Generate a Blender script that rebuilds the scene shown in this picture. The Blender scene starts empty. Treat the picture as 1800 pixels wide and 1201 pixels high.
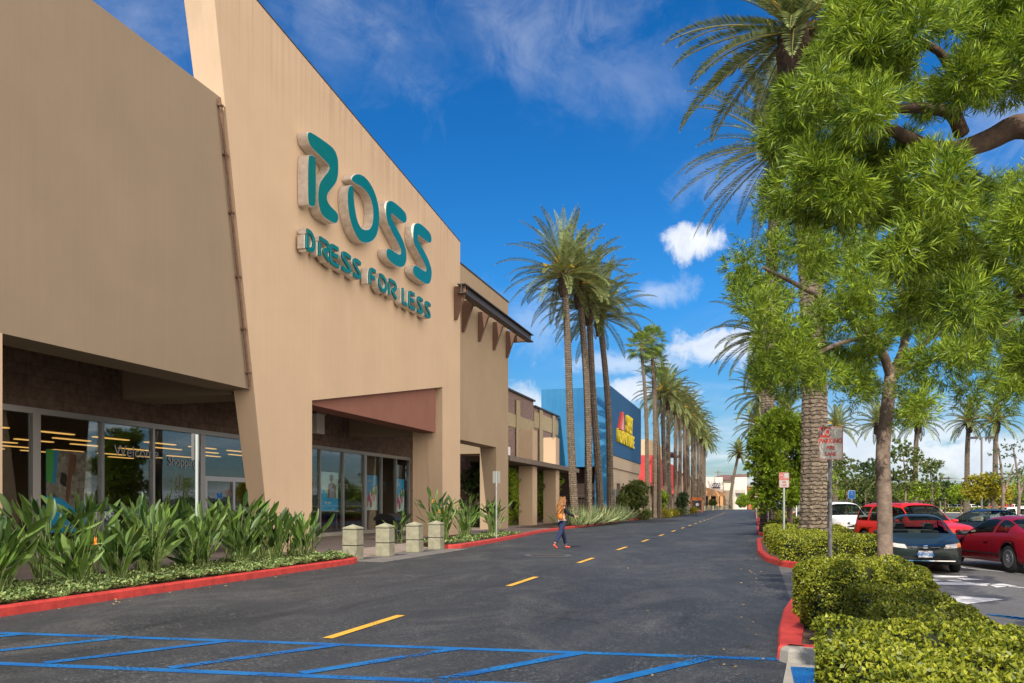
import bpy, bmesh, math, random
import numpy as np
from mathutils import Vector, Matrix
from mathutils.bvhtree import BVHTree
R = math.radians
scn = bpy.context.scene
COL = scn.collection
# ---------------------------------------------------------------- camera (level, standing by the right kerb)
H = 1.62; TH = math.atan(430/1460)
cam = bpy.data.cameras.new('camera'); camo = bpy.data.objects.new('camera', cam); COL.objects.link(camo)
camo.location = (0, 0, H); camo.rotation_euler = (R(90), 0, TH)
cam.sensor_width = 36; cam.lens = 36*1460/1800; cam.shift_y = (886-600.5)/1800
cam.clip_start = .1; cam.clip_end = 4000
scn.camera = camo
# ---------------------------------------------------------------- sky, sun, exposure
SUN = Vector((.075, .72, -.69)).normalized()
scn.view_settings.view_transform = 'Standard'; scn.view_settings.look = 'None'
scn.view_settings.exposure = .75; scn.view_settings.gamma = 1
w = bpy.data.worlds.new('World'); scn.world = w; w.use_nodes = True
nt = w.node_tree; N = nt.nodes; LK = nt.links; N.clear()
def nd(t, **k):
    n = N.new(t)
    for a, b in k.items():
        if a[0] == 'i' and a[1:].isdigit(): n.inputs[int(a[1:])].default_value = b
        else: setattr(n, a, b)
    return n
sky = nd('ShaderNodeTexSky', sky_type='NISHITA', sun_disc=False, sun_elevation=math.asin(-SUN.z), sun_rotation=math.pi+.085, altitude=0, air_density=1.0, dust_density=.4, ozone_density=3.0)
hs = nd('ShaderNodeHueSaturation'); hs.inputs['Saturation'].default_value = 1.28; hs.inputs['Hue'].default_value = .497
LK.new(sky.outputs[0], hs.inputs['Color'])
tc = nd('ShaderNodeTexCoord'); sep = nd('ShaderNodeSeparateXYZ'); LK.new(tc.outputs['Generated'], sep.inputs[0])
def mth(op, a, b=None, clamp=False):
    n = nd('ShaderNodeMath', operation=op, use_clamp=clamp)
    for i, v in enumerate((a, b)):
        if v is None: continue
        if isinstance(v, (int, float)): n.inputs[i].default_value = v
        else: LK.new(v, n.inputs[i])
    return n.outputs[0]
def mapr(v, a, b, c, d):
    n = nd('ShaderNodeMapRange', interpolation_type='SMOOTHSTEP', i1=a, i2=b, i3=c, i4=d); LK.new(v, n.inputs[0]); return n.outputs[0]
def noise(vec, sc, det=6, rough=.55, dist=0):
    n = nd('ShaderNodeTexNoise'); n.inputs['Scale'].default_value = sc; n.inputs['Detail'].default_value = det
    n.inputs['Roughness'].default_value = rough; n.inputs['Distortion'].default_value = dist; LK.new(vec, n.inputs['Vector']); return n.outputs[0]
zc = mth('MAXIMUM', mth('ADD', sep.outputs[2], .09), .03)
comb = nd('ShaderNodeCombineXYZ'); LK.new(mth('DIVIDE', sep.outputs[0], zc), comb.inputs[0]); LK.new(mth('DIVIDE', sep.outputs[1], zc), comb.inputs[1])
n_big = noise(comb.outputs[0], .42, 3, .5, .3)
n_wisp = noise(comb.outputs[0], 1.3, 8, .62, .9)
wisp = mth('MULTIPLY', mapr(n_big, .50, .72, 0, 1), mapr(n_wisp, .35, .85, 0, .5))
# high haze veil over the left, cumulus band near the horizon, and separate puffs in fixed compass directions
dens = wisp
def direc(px, py):
    v = Vector((math.cos(TH)*(px-900)/1460-math.sin(TH), math.sin(TH)*(px-900)/1460+math.cos(TH), (886-py)/1460)); return v.normalized()
n_puff = noise(tc.outputs['Generated'], 17, 10, .66, .5)
def puff(px, py, rx, ry, amt, soft=.5, wispy=False):
    c = direc(px, py)
    sub = nd('ShaderNodeVectorMath', operation='SUBTRACT'); LK.new(tc.outputs['Generated'], sub.inputs[0]); sub.inputs[1].default_value = c
    mul = nd('ShaderNodeVectorMath', operation='MULTIPLY'); LK.new(sub.outputs[0], mul.inputs[0]); mul.inputs[1].default_value = (1460/rx, 1460/rx, 1460/ry)
    ln = nd('ShaderNodeVectorMath', operation='LENGTH'); LK.new(mul.outputs[0], ln.inputs[0])
    d = mth('ADD', ln.outputs['Value'], mth('MULTIPLY', mth('SUBTRACT', n_puff, .5), 3.4))
    v = mapr(d, 1.15, 1.15-1.3*soft, 0, amt); return mth('MULTIPLY', v, mapr(n_wisp, .36, .68, .15, 1.0)) if wispy else v
for a in ((1219, 424, 56, 27, .97, .55), (1272, 608, 85, 34, .85, .6), (1120, 690, 90, 30, .8, .6), (930, 720, 130, 40, .75, .7),
          (620, 40, 320, 120, .50, 1.5, True), (860, 40, 260, 100, .36, 1.5, True), (1120, 130, 240, 90, .22, 1.5, True), (1600, 770, 130, 34, .75, .6), (1700, 800, 200, 36, .85, .6), (1480, 790, 110, 30, .8, .6),
          (1320, 330, 120, 50, .22, 1), (940, 560, 120, 60, .3, 1), (1150, 515, 60, 26, .4, .8), (1240, 300, 40, 20, .12, 1), (240, 40, 220, 110, .5, 1.4, True), (1100, 640, 120, 22, .5, .7), (1790, 180, 90, 90, .3, 1.2)):
    dens = mth('MAXIMUM', dens, puff(*a))
band = mth('MULTIPLY', mapr(sep.outputs[2], .20, .03, 0, 1), mapr(noise(comb.outputs[0], .55, 7, .6, .2), .42, .66, 0, .7))
# unseen warm cloud added as fill light, to the right of and behind the viewer
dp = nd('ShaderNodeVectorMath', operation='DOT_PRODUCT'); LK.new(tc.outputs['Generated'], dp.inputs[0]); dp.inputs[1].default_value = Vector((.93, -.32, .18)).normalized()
fill_cloud = mapr(mth('ADD', dp.outputs['Value'], mth('MULTIPLY', mth('SUBTRACT', n_wisp, .5), .5)), .38, .62, 0, .93)
dens = mth('MAXIMUM', dens, band, True)
shade = mapr(n_puff, .3, .7, .55, 1.0)
cc = nd('ShaderNodeMixRGB', blend_type='MIX'); cc.inputs[1].default_value = (2.6, 3.3, 4.3, 1); cc.inputs[2].default_value = (6.6, 6.7, 7.0, 1); LK.new(shade, cc.inputs[0])
mix = nd('ShaderNodeMixRGB'); LK.new(dens, mix.inputs[0]); hz = nd('ShaderNodeMixRGB', blend_type='MULTIPLY'); hz.inputs[0].default_value = 1; LK.new(hs.outputs[0], hz.inputs[1])
hr = nd('ShaderNodeValToRGB'); LK.new(sep.outputs[2], hr.inputs[0]); hr.color_ramp.elements[0].position = 0; hr.color_ramp.elements[0].color = (.38, .385, .43, 1); hr.color_ramp.elements[1].position = .55; hr.color_ramp.elements[1].color = (.12, .57, .83, 1); e_ = hr.color_ramp.elements.new(.24); e_.color = (.25, .63, .85, 1)
LK.new(hr.outputs[0], hz.inputs[2]); LK.new(hz.outputs[0], mix.inputs[1]); LK.new(cc.outputs[0], mix.inputs[2])
mx2 = nd('ShaderNodeMixRGB'); LK.new(fill_cloud, mx2.inputs[0]); LK.new(mix.outputs[0], mx2.inputs[1]); mx2.inputs[2].default_value = (17, 15.2, 13.2, 1)
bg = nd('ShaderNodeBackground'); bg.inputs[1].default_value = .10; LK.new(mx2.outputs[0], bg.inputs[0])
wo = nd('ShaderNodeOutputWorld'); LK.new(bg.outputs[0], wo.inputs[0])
sl = bpy.data.lights.new('sun', 'SUN'); sl.energy = 3.0; sl.angle = R(.55); sl.color = (1, .93, .80)
so = bpy.data.objects.new('sun', sl); COL.objects.link(so); so.rotation_euler = SUN.to_track_quat('-Z', 'Y').to_euler(); so.location = (-10, -40, 60)

# ---------------------------------------------------------------- helpers
def P(px, py, Z):                      # point at depth Z along the ray through a photo pixel
    a = (px-900)/1460
    return Vector(((math.cos(TH)*a-math.sin(TH))*Z, (math.sin(TH)*a+math.cos(TH))*Z, H+(886-py)/1460*Z))
def G(px, py, z=0): return P(px, py, 1460*(H-z)/(py-886))
def AX(px, py, X):                     # point on the plane x = X
    a = (px-900)/1460; dx = math.cos(TH)*a-math.sin(TH)
    return P(px, py, X/dx)
def GX(px, Z): v = P(px, 886, Z); return (v.x, v.y)

MATS = {}; ABSL = {}     # ABSL: base point of things whose parts are given in world coordinates
def mat(name, col, rough=.85, var=0, vs=3, bump=0, bs=40, metal=0, spec=.4, stretch=(1, 1, 1), col2=None, coat=0, island=0, transl=0, tcol=None, emit=0, streak=0):
    if name in MATS: return MATS[name]
    m = bpy.data.materials.new(name); m.use_nodes = True; t = m.node_tree; n = t.nodes; b = n['Principled BSDF']
    b.inputs['Roughness'].default_value = rough; b.inputs['Metallic'].default_value = metal; b.inputs['Specular IOR Level'].default_value = spec
    if coat: b.inputs['Coat Weight'].default_value = coat; b.inputs['Coat Roughness'].default_value = .04
    c = (*col, 1); b.inputs['Base Color'].default_value = c
    cur = None
    g = n.new('ShaderNodeTexCoord'); mp = n.new('ShaderNodeMapping'); mp.inputs['Scale'].default_value = stretch; t.links.new(g.outputs['Object'], mp.inputs[0])
    if var or col2:
        nz = n.new('ShaderNodeTexNoise'); nz.inputs['Scale'].default_value = vs; nz.inputs['Detail'].default_value = 8; nz.inputs['Roughness'].default_value = .6
        t.links.new(mp.outputs[0], nz.inputs['Vector'])
        rp = n.new('ShaderNodeValToRGB'); rp.color_ramp.elements[0].position = .3; rp.color_ramp.elements[1].position = .7
        c2 = col2 or tuple(min(1, x*(1+var)) for x in col)
        c1 = tuple(x*(1-var) for x in col) if not col2 else col
        rp.color_ramp.elements[0].color = (*c1, 1); rp.color_ramp.elements[1].color = (*c2, 1)
        t.links.new(nz.outputs[0], rp.inputs[0]); cur = rp.outputs[0]
    if streak:
        m2 = n.new('ShaderNodeMapping'); m2.inputs['Scale'].default_value = (5, 5, .12); t.links.new(g.outputs['Object'], m2.inputs[0])
        n2 = n.new('ShaderNodeTexNoise'); n2.inputs['Scale'].default_value = 1.6; n2.inputs['Detail'].default_value = 7; t.links.new(m2.outputs[0], n2.inputs['Vector'])
        mr = n.new('ShaderNodeMapRange'); mr.inputs[1].default_value = .3; mr.inputs[2].default_value = .7; mr.inputs[3].default_value = 1-streak; mr.inputs[4].default_value = 1+streak*.5
        t.links.new(n2.outputs[0], mr.inputs[0]); mx = n.new('ShaderNodeMixRGB'); mx.blend_type = 'MULTIPLY'; mx.inputs[0].default_value = 1
        if cur: t.links.new(cur, mx.inputs[1])
        else: mx.inputs[1].default_value = c
        t.links.new(mr.outputs[0], mx.inputs[2]); cur = mx.outputs[0]
    if island:
        ge = n.new('ShaderNodeNewGeometry'); r2 = n.new('ShaderNodeValToRGB')
        r2.color_ramp.elements[0].color = (*col, 1); r2.color_ramp.elements[1].color = (*(col2 or tuple(x*1.8 for x in col)), 1)
        if cur:
            ad = n.new('ShaderNodeMath'); ad.operation = 'ADD'; s1 = n.new('ShaderNodeMath'); s1.operation = 'MULTIPLY_ADD'; s1.inputs[1].default_value = .9; s1.inputs[2].default_value = -.45
            t.links.new(nz.outputs[0], s1.inputs[0]); t.links.new(ge.outputs['Random Per Island'], ad.inputs[0]); t.links.new(s1.outputs[0], ad.inputs[1]); t.links.new(ad.outputs[0], r2.inputs[0])
        else: t.links.new(ge.outputs['Random Per Island'], r2.inputs[0])
        cur = r2.outputs[0]
    if cur: t.links.new(cur, b.inputs['Base Color'])
    if bump:
        nb = n.new('ShaderNodeTexNoise'); nb.inputs['Scale'].default_value = bs; nb.inputs['Detail'].default_value = 5; t.links.new(mp.outputs[0], nb.inputs['Vector'])
        bm_ = n.new('ShaderNodeBump'); bm_.inputs['Strength'].default_value = bump; bm_.inputs['Distance'].default_value = .02
        t.links.new(nb.outputs[0], bm_.inputs['Height']); t.links.new(bm_.outputs[0], b.inputs['Normal'])
    if transl:
        tr = n.new('ShaderNodeBsdfTranslucent'); ms = n.new('ShaderNodeMixShader'); ms.inputs[0].default_value = transl
        tr.inputs[0].default_value = (*(tcol or col), 1)
        if cur and not tcol: t.links.new(cur, tr.inputs[0])
        t.links.new(b.outputs[0], ms.inputs[1]); t.links.new(tr.outputs[0], ms.inputs[2]); t.links.new(ms.outputs[0], n['Material Output'].inputs[0])
    if emit:
        b.inputs['Emission Color'].default_value = c; b.inputs['Emission Strength'].default_value = emit
    MATS[name] = m; return m

def glassmat(name, tint=(.93, .95, .94), k=.0):
    m = bpy.data.materials.new(name); m.use_nodes = True; t = m.node_tree; n = t.nodes; n.remove(n['Principled BSDF'])
    f = n.new('ShaderNodeFresnel'); f.inputs[0].default_value = 1.5
    ad = n.new('ShaderNodeMath'); ad.operation = 'MULTIPLY_ADD'; ad.inputs[1].default_value = .2; ad.inputs[2].default_value = k; ad.use_clamp = True
    tr = n.new('ShaderNodeBsdfTransparent'); tr.inputs[0].default_value = (*tint, 1)
    gl = n.new('ShaderNodeBsdfGlossy'); gl.inputs['Roughness'].default_value = .01; gl.inputs[0].default_value = (.9, .95, 1, 1)
    ms = n.new('ShaderNodeMixShader'); t.links.new(f.outputs[0], ad.inputs[0]); t.links.new(ad.outputs[0], ms.inputs[0]); t.links.new(tr.outputs[0], ms.inputs[1]); t.links.new(gl.outputs[0], ms.inputs[2])
    nz = n.new('ShaderNodeTexNoise'); nz.inputs['Scale'].default_value = .9; bp = n.new('ShaderNodeBump'); bp.inputs['Strength'].default_value = .12; bp.inputs['Distance'].default_value = .03
    t.links.new(nz.outputs[0], bp.inputs['Height']); t.links.new(bp.outputs[0], gl.inputs['Normal'])
    t.links.new(ms.outputs[0], n['Material Output'].inputs[0]); return m

def brickmat(name, c1, c2, mortar, sc, bw=.4, rh=.2, off=.5, var=.3):
    # courses mapped on the YZ plane of walls that face the road, with an XZ fallback
    m = bpy.data.materials.new(name); m.use_nodes = True; t = m.node_tree; n = t.nodes; b = n['Principled BSDF']; b.inputs['Roughness'].default_value = .9
    g = n.new('ShaderNodeTexCoord'); s = n.new('ShaderNodeSeparateXYZ'); t.links.new(g.outputs['Object'], s.inputs[0])
    ad = n.new('ShaderNodeMath'); t.links.new(s.outputs[0], ad.inputs[0]); t.links.new(s.outputs[1], ad.inputs[1])
    cb = n.new('ShaderNodeCombineXYZ'); t.links.new(ad.outputs[0], cb.inputs[0]); t.links.new(s.outputs[2], cb.inputs[1])
    br = n.new('ShaderNodeTexBrick'); br.inputs['Scale'].default_value = sc; br.inputs['Color1'].default_value = (*c1, 1); br.inputs['Color2'].default_value = (*c2, 1)
    br.inputs['Mortar'].default_value = (*mortar, 1); br.inputs['Brick Width'].default_value = bw; br.inputs['Row Height'].default_value = rh; br.inputs['Mortar Size'].default_value = .008; br.offset = off
    t.links.new(cb.outputs[0], br.inputs['Vector'])
    nz = n.new('ShaderNodeTexNoise'); nz.inputs['Scale'].default_value = 6; nz.inputs['Detail'].default_value = 8; t.links.new(g.outputs['Object'], nz.inputs['Vector'])
    mr = n.new('ShaderNodeMapRange'); mr.inputs[1].default_value = .3; mr.inputs[2].default_value = .7; mr.inputs[3].default_value = 1-var; mr.inputs[4].default_value = 1+var; t.links.new(nz.outputs[0], mr.inputs[0])
    mx = n.new('ShaderNodeMixRGB'); mx.blend_type = 'MULTIPLY'; mx.inputs[0].default_value = 1; t.links.new(br.outputs[0], mx.inputs[1]); t.links.new(mr.outputs[0], mx.inputs[2]); t.links.new(mx.outputs[0], b.inputs['Base Color'])
    bp = n.new('ShaderNodeBump'); bp.inputs['Strength'].default_value = .6; bp.inputs['Distance'].default_value = .02; t.links.new(nz.outputs[0], bp.inputs['Height']); t.links.new(bp.outputs[0], b.inputs['Normal'])
    return m

def tag(o, label=None, cat=None, group=None, kind=None):
    if label: o['label'] = label
    if cat: o['category'] = cat
    if group: o['group'] = group
    if kind: o['kind'] = kind
    return o
def thing(name, label, cat, loc=(0, 0, 0), rz=0, group=None):
    o = bpy.data.objects.new(name, None); COL.objects.link(o); o.location = loc; o.rotation_euler = (0, 0, rz); o.empty_display_size = .3
    return tag(o, label, cat, group)
def copy_tree(o, loc, rz, label, s=1, zs=None):
    def rec(a, par):
        c = a.copy(); COL.objects.link(c); c.parent = par
        for ch in [x for x in a.children]: rec(ch, c)
        return c
    r = rec(o, None); r.location = loc; r.rotation_euler = (0, 0, rz); r.scale = (s, s, zs or s); r['label'] = label; return r

class MB:
    def __init__(s): s.v = []; s.f = []
    def add(s, vs, fs):
        b = len(s.v); s.v += [tuple(x) for x in vs]; s.f += [tuple(i+b for i in f) for f in fs]; return s
    def box(s, x0, x1, y0, y1, z0, z1):
        return s.add([(x0, y0, z0), (x1, y0, z0), (x1, y1, z0), (x0, y1, z0), (x0, y0, z1), (x1, y0, z1), (x1, y1, z1), (x0, y1, z1)],
                     [(0, 3, 2, 1), (4, 5, 6, 7), (0, 1, 5, 4), (1, 2, 6, 5), (2, 3, 7, 6), (3, 0, 4, 7)])
    def obox(s, c, sx, sy, sz, rz=0):     # box by base centre, turned about z
        cs, sn = math.cos(rz), math.sin(rz); vs = []
        for z in (0, sz):
            for x, y in ((-sx/2, -sy/2), (sx/2, -sy/2), (sx/2, sy/2), (-sx/2, sy/2)): vs.append((c[0]+x*cs-y*sn, c[1]+x*sn+y*cs, c[2]+z))
        return s.add(vs, [(0, 3, 2, 1), (4, 5, 6, 7), (0, 1, 5, 4), (1, 2, 6, 5), (2, 3, 7, 6), (3, 0, 4, 7)])
    def prism(s, a, b):                   # two matching polygons a (front) and b (back)
        n = len(a); return s.add(list(a)+list(b), [tuple(range(n)), tuple(range(2*n-1, n-1, -1))]+[(i, i+n, (i+1) % n+n, (i+1) % n) for i in range(n)])
    def slab(s, pts, z0, z1): return s.prism([(x, y, z1) for x, y in pts], [(x, y, z0) for x, y in pts])
    def sheet(s, pts, z): return s.add([(x, y, z) for x, y in pts], [tuple(range(len(pts)))])
    def tube(s, path, rad, n=8, cap=True):
        path = [Vector(p) for p in path]; m = len(path)
        if isinstance(rad, (int, float)): rad = [rad]*m
        up = Vector((0, 0, 1)); vs = []
        for i, p in enumerate(path):
            d = (path[min(i+1, m-1)]-path[max(i-1, 0)]).normalized()
            a = d.cross(up if abs(d.z) < .95 else Vector((1, 0, 0))).normalized(); b = d.cross(a)
            for k in range(n):
                t = 2*math.pi*k/n; vs.append(p+(a*math.cos(t)+b*math.sin(t))*rad[i])
        fs = [(i*n+k, i*n+(k+1) % n, (i+1)*n+(k+1) % n, (i+1)*n+k) for i in range(m-1) for k in range(n)]
        if cap: fs += [tuple(range(n-1, -1, -1)), tuple(range((m-1)*n, m*n))]
        return s.add(vs, fs)
    def lathe(s, prof, n=20, c=(0, 0, 0), axis='z'):
        vs = []
        for r, z in prof:
            for k in range(n):
                t = 2*math.pi*k/n
                vs.append((c[0]+r*math.cos(t), c[1]+r*math.sin(t), c[2]+z) if axis == 'z' else (c[0]+r*math.cos(t), c[1]+z, c[2]+r*math.sin(t)))
        m = len(prof); fs = [(i*n+k, i*n+(k+1) % n, (i+1)*n+(k+1) % n, (i+1)*n+k) for i in range(m-1) for k in range(n)]
        fs += [tuple(range(n)), tuple(range((m-1)*n, m*n))]
        return s.add(vs, fs)
    def build(s, name, m, parent=None, smooth=False, bevel=0, fixn=True):
        me = bpy.data.meshes.new(name)
        off = ABSL.get(parent.name, Vector((0, 0, 0))) if parent is not None else Vector((0, 0, 0))
        me.from_pydata([tuple(Vector(v)-off) for v in s.v], [], s.f); me.update()
        if fixn:
            b = bmesh.new(); b.from_mesh(me); bmesh.ops.recalc_face_normals(b, faces=b.faces); b.to_mesh(me); b.free()
        me.materials.append(m)
        if smooth: me.polygons.foreach_set('use_smooth', [True]*len(me.polygons))
        o = bpy.data.objects.new(name, me); COL.objects.link(o)
        if parent is not None: o.parent = parent; ABSL[o.name] = off
        if bevel:
            md = o.modifiers.new('bevel', 'BEVEL'); md.width = bevel; md.segments = 2; md.limit_method = 'ANGLE'
        return o
def npmesh(name, V, F, m, parent=None, smooth=False):
    me = bpy.data.meshes.new(name); V = np.asarray(V, dtype=np.float32); F = np.asarray(F, dtype=np.int32); k = F.shape[1]
    me.vertices.add(len(V)); me.vertices.foreach_set('co', V.ravel()); me.loops.add(F.size); me.loops.foreach_set('vertex_index', F.ravel())
    me.polygons.add(len(F)); me.polygons.foreach_set('loop_start', np.arange(len(F), dtype=np.int32)*k); me.polygons.foreach_set('loop_total', np.full(len(F), k, dtype=np.int32))
    if smooth: me.polygons.foreach_set('use_smooth', [True]*len(F))
    me.update(); me.validate(); me.materials.append(m)
    o = bpy.data.objects.new(name, me); COL.objects.link(o)
    if parent is not None: o.parent = parent
    return o
def place(label, cat, loc, name, group=None, rz=0):    # thing whose parts are given in world coordinates
    o = thing(name, label, cat, loc, rz, group); ABSL[o.name] = Vector(loc); return o
def text_mesh(body, size, m, name, parent, M, extrude=.004, bold=0, sx=1):
    cu = bpy.data.curves.new(name, 'FONT'); cu.body = body; cu.size = size; cu.extrude = extrude; cu.offset = bold; cu.align_x = 'CENTER'; cu.align_y = 'CENTER'
    t = bpy.data.objects.new(name, cu); COL.objects.link(t); dg = bpy.context.evaluated_depsgraph_get(); dg.update()
    me = bpy.data.meshes.new_from_object(t.evaluated_get(dg)); bpy.data.objects.remove(t); me.name = name
    me.transform(Matrix.Diagonal((sx, 1, 1, 1))); me.transform(M)
    if parent is not None and parent.name in ABSL: me.transform(Matrix.Translation(-ABSL[parent.name]))
    me.materials.clear(); me.materials.append(m); o = bpy.data.objects.new(name, me); COL.objects.link(o)
    if parent is not None: o.parent = parent
    return o
def face_m(pos, right, up=(0, 0, 1)):      # matrix for flat things: local x = right, y = up
    r = Vector(right).normalized(); u = Vector(up).normalized(); n = r.cross(u)
    return Matrix(((r.x, u.x, n.x, pos[0]), (r.y, u.y, n.y, pos[1]), (r.z, u.z, n.z, pos[2]), (0, 0, 0, 1)))
rng = np.random.default_rng(7); random.seed(7)
def nrm(a): return a/np.maximum(np.linalg.norm(a, axis=-1, keepdims=True), 1e-9)

# leaf clouds: c (n,3) leaf roots, d (n,3) leaf directions
def leaves(c, d, L, W, r, fold=.0, up=None):
    n = len(c); d = nrm(d); a = r.normal(size=(n, 3)) if up is None else up+r.normal(size=(n, 3))*.5
    s = nrm(np.cross(d, a)); L = L*r.uniform(.7, 1.25, (n, 1)); W = W*r.uniform(.8, 1.2, (n, 1)); nn = np.cross(s, d)
    V = np.stack([c, c+d*L*.45+s*W*.5+nn*fold*W, c+d*L, c+d*L*.45-s*W*.5+nn*fold*W], 1).reshape(-1, 3)
    F = np.arange(4*n).reshape(n, 4); return V, F
def sprig_cloud(blobs, per, sl, nl, L, W, r, pend=.0):
    """blobs: (x,y,z,r[,flat]); sprigs start inside blobs and point outward, each carrying nl narrow leaves"""
    C = []; D = []
    for b in blobs:
        k = max(3, int(per*b[3]**2)); u = nrm(r.normal(size=(k, 3))); rr = b[3]*r.uniform(.25, 1, (k, 1))**.5
        p = np.array(b[:3])+u*rr*np.array((1, 1, b[4] if len(b) > 4 else .85)); dd = nrm(u+r.normal(size=(k, 3))*.55+np.array((0, 0, .15-pend)))
        t = r.uniform(.1, 1, (k, nl, 1)); C.append((p[:, None]+dd[:, None]*t*sl).reshape(-1, 3))
        q = nrm(r.normal(size=(k, nl, 3))); q = nrm(np.cross(dd[:, None], q)); D.append((dd[:, None]*.85+q*.75).reshape(-1, 3))
    return leaves(np.concatenate(C), np.concatenate(D), L, W, r)

# ---------------------------------------------------------------- materials
STU = dict(rough=.92, bump=.25, bs=60, spec=.2)
m_peach = mat('peach_stucco', (.575, .42, .285), var=.05, vs=.5, streak=.03, **STU)
def drips(m):
    t = m.node_tree; n = t.nodes; L = t.links; b = n['Principled BSDF']; src = b.inputs['Base Color'].links[0].from_socket
    g = n.new('ShaderNodeTexCoord'); s = n.new('ShaderNodeSeparateXYZ'); L.new(g.outputs['Object'], s.inputs[0])
    def mm(op, x, y, cl=False):
        q = n.new('ShaderNodeMath'); q.operation = op; q.use_clamp = cl
        for i, v in enumerate((x, y)):
            if isinstance(v, (int, float)): q.inputs[i].default_value = v
            else: L.new(v, q.inputs[i])
        return q.outputs[0]
    depth = mm('SUBTRACT', mm('SUBTRACT', 16.33, mm('MULTIPLY', s.outputs[1], .1046)), s.outputs[2])     # metres below the parapet
    mp = n.new('ShaderNodeMapping'); mp.inputs['Scale'].default_value = (1, 3.2, .10); L.new(g.outputs['Object'], mp.inputs[0]); z = n.new('ShaderNodeTexNoise'); z.inputs['Scale'].default_value = 1.5; z.inputs['Detail'].default_value = 6; L.new(mp.outputs[0], z.inputs['Vector'])
    st_ = mm('MULTIPLY', mm('MULTIPLY', mm('SUBTRACT', z.outputs[0], .47), 6, True), mm('SUBTRACT', 1, mm('DIVIDE', depth, 3.2), True))
    x = n.new('ShaderNodeMixRGB'); x.blend_type = 'MULTIPLY'; L.new(mm('MULTIPLY', st_, .36), x.inputs[0]); L.new(src, x.inputs[1]); x.inputs[2].default_value = (.62, .58, .55, 1); L.new(x.outputs[0], b.inputs['Base Color'])
drips(m_peach)
m_tan = mat('tan_stucco', (.285, .22, .155), var=.05, vs=.5, streak=.03, **STU)
m_tan2 = mat('tower_stucco', (.36, .27, .18), var=.06, vs=.5, streak=.03, **STU)
m_maroon = mat('maroon_stucco', (.25, .115, .085), var=.06, vs=1, streak=.05, **STU)
m_block = brickmat('split_face_block', (.13, .085, .06), (.165, .11, .08), (.07, .05, .04), 1, .6, .3)
m_brick = brickmat('mauve_brick', (.25, .16, .145), (.31, .20, .175), (.2, .16, .14), 1, .3, .1)
m_bricktan = brickmat('tan_brick', (.42, .34, .20), (.46, .37, .23), (.35, .3, .2), 1, .3, .1, var=.1)
m_alu = mat('aluminium', (.36, .35, .34), .4, metal=.6)
m_steel = mat('galvanised_steel', (.42, .44, .45), .45, .15, 8, metal=.5)
m_rust = mat('rusty_metal', (.16, .09, .06), .8, .4, 10)
m_teal = mat('teal_acrylic', (.0, .155, .15), .18, .05, 2, spec=.5)
m_silver = mat('silver_trim', (.60, .54, .47), .4, .2, 5, metal=.3, bump=.2, bs=9)
m_dark = mat('dark_metal', (.055, .045, .042), .5)
m_black = mat('black_plastic', (.012, .012, .013), .45)
m_white = mat('white_paint', (.78, .77, .74), .5)
m_conc = mat('concrete', (.37, .34, .29), .9, .14, 2.5, .4, 60)
m_walk = mat('walkway_concrete', (.25, .20, .17), .9, .15, 1.5, .3, 50)
m_boll = mat('bollard_concrete', (.27, .26, .185), .9, .22, 5, .4, 70)
m_soil = mat('soil', (.11, .065, .04), 1, .5, 12, .8, 30)
m_glass = glassmat('shop_glass')
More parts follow.
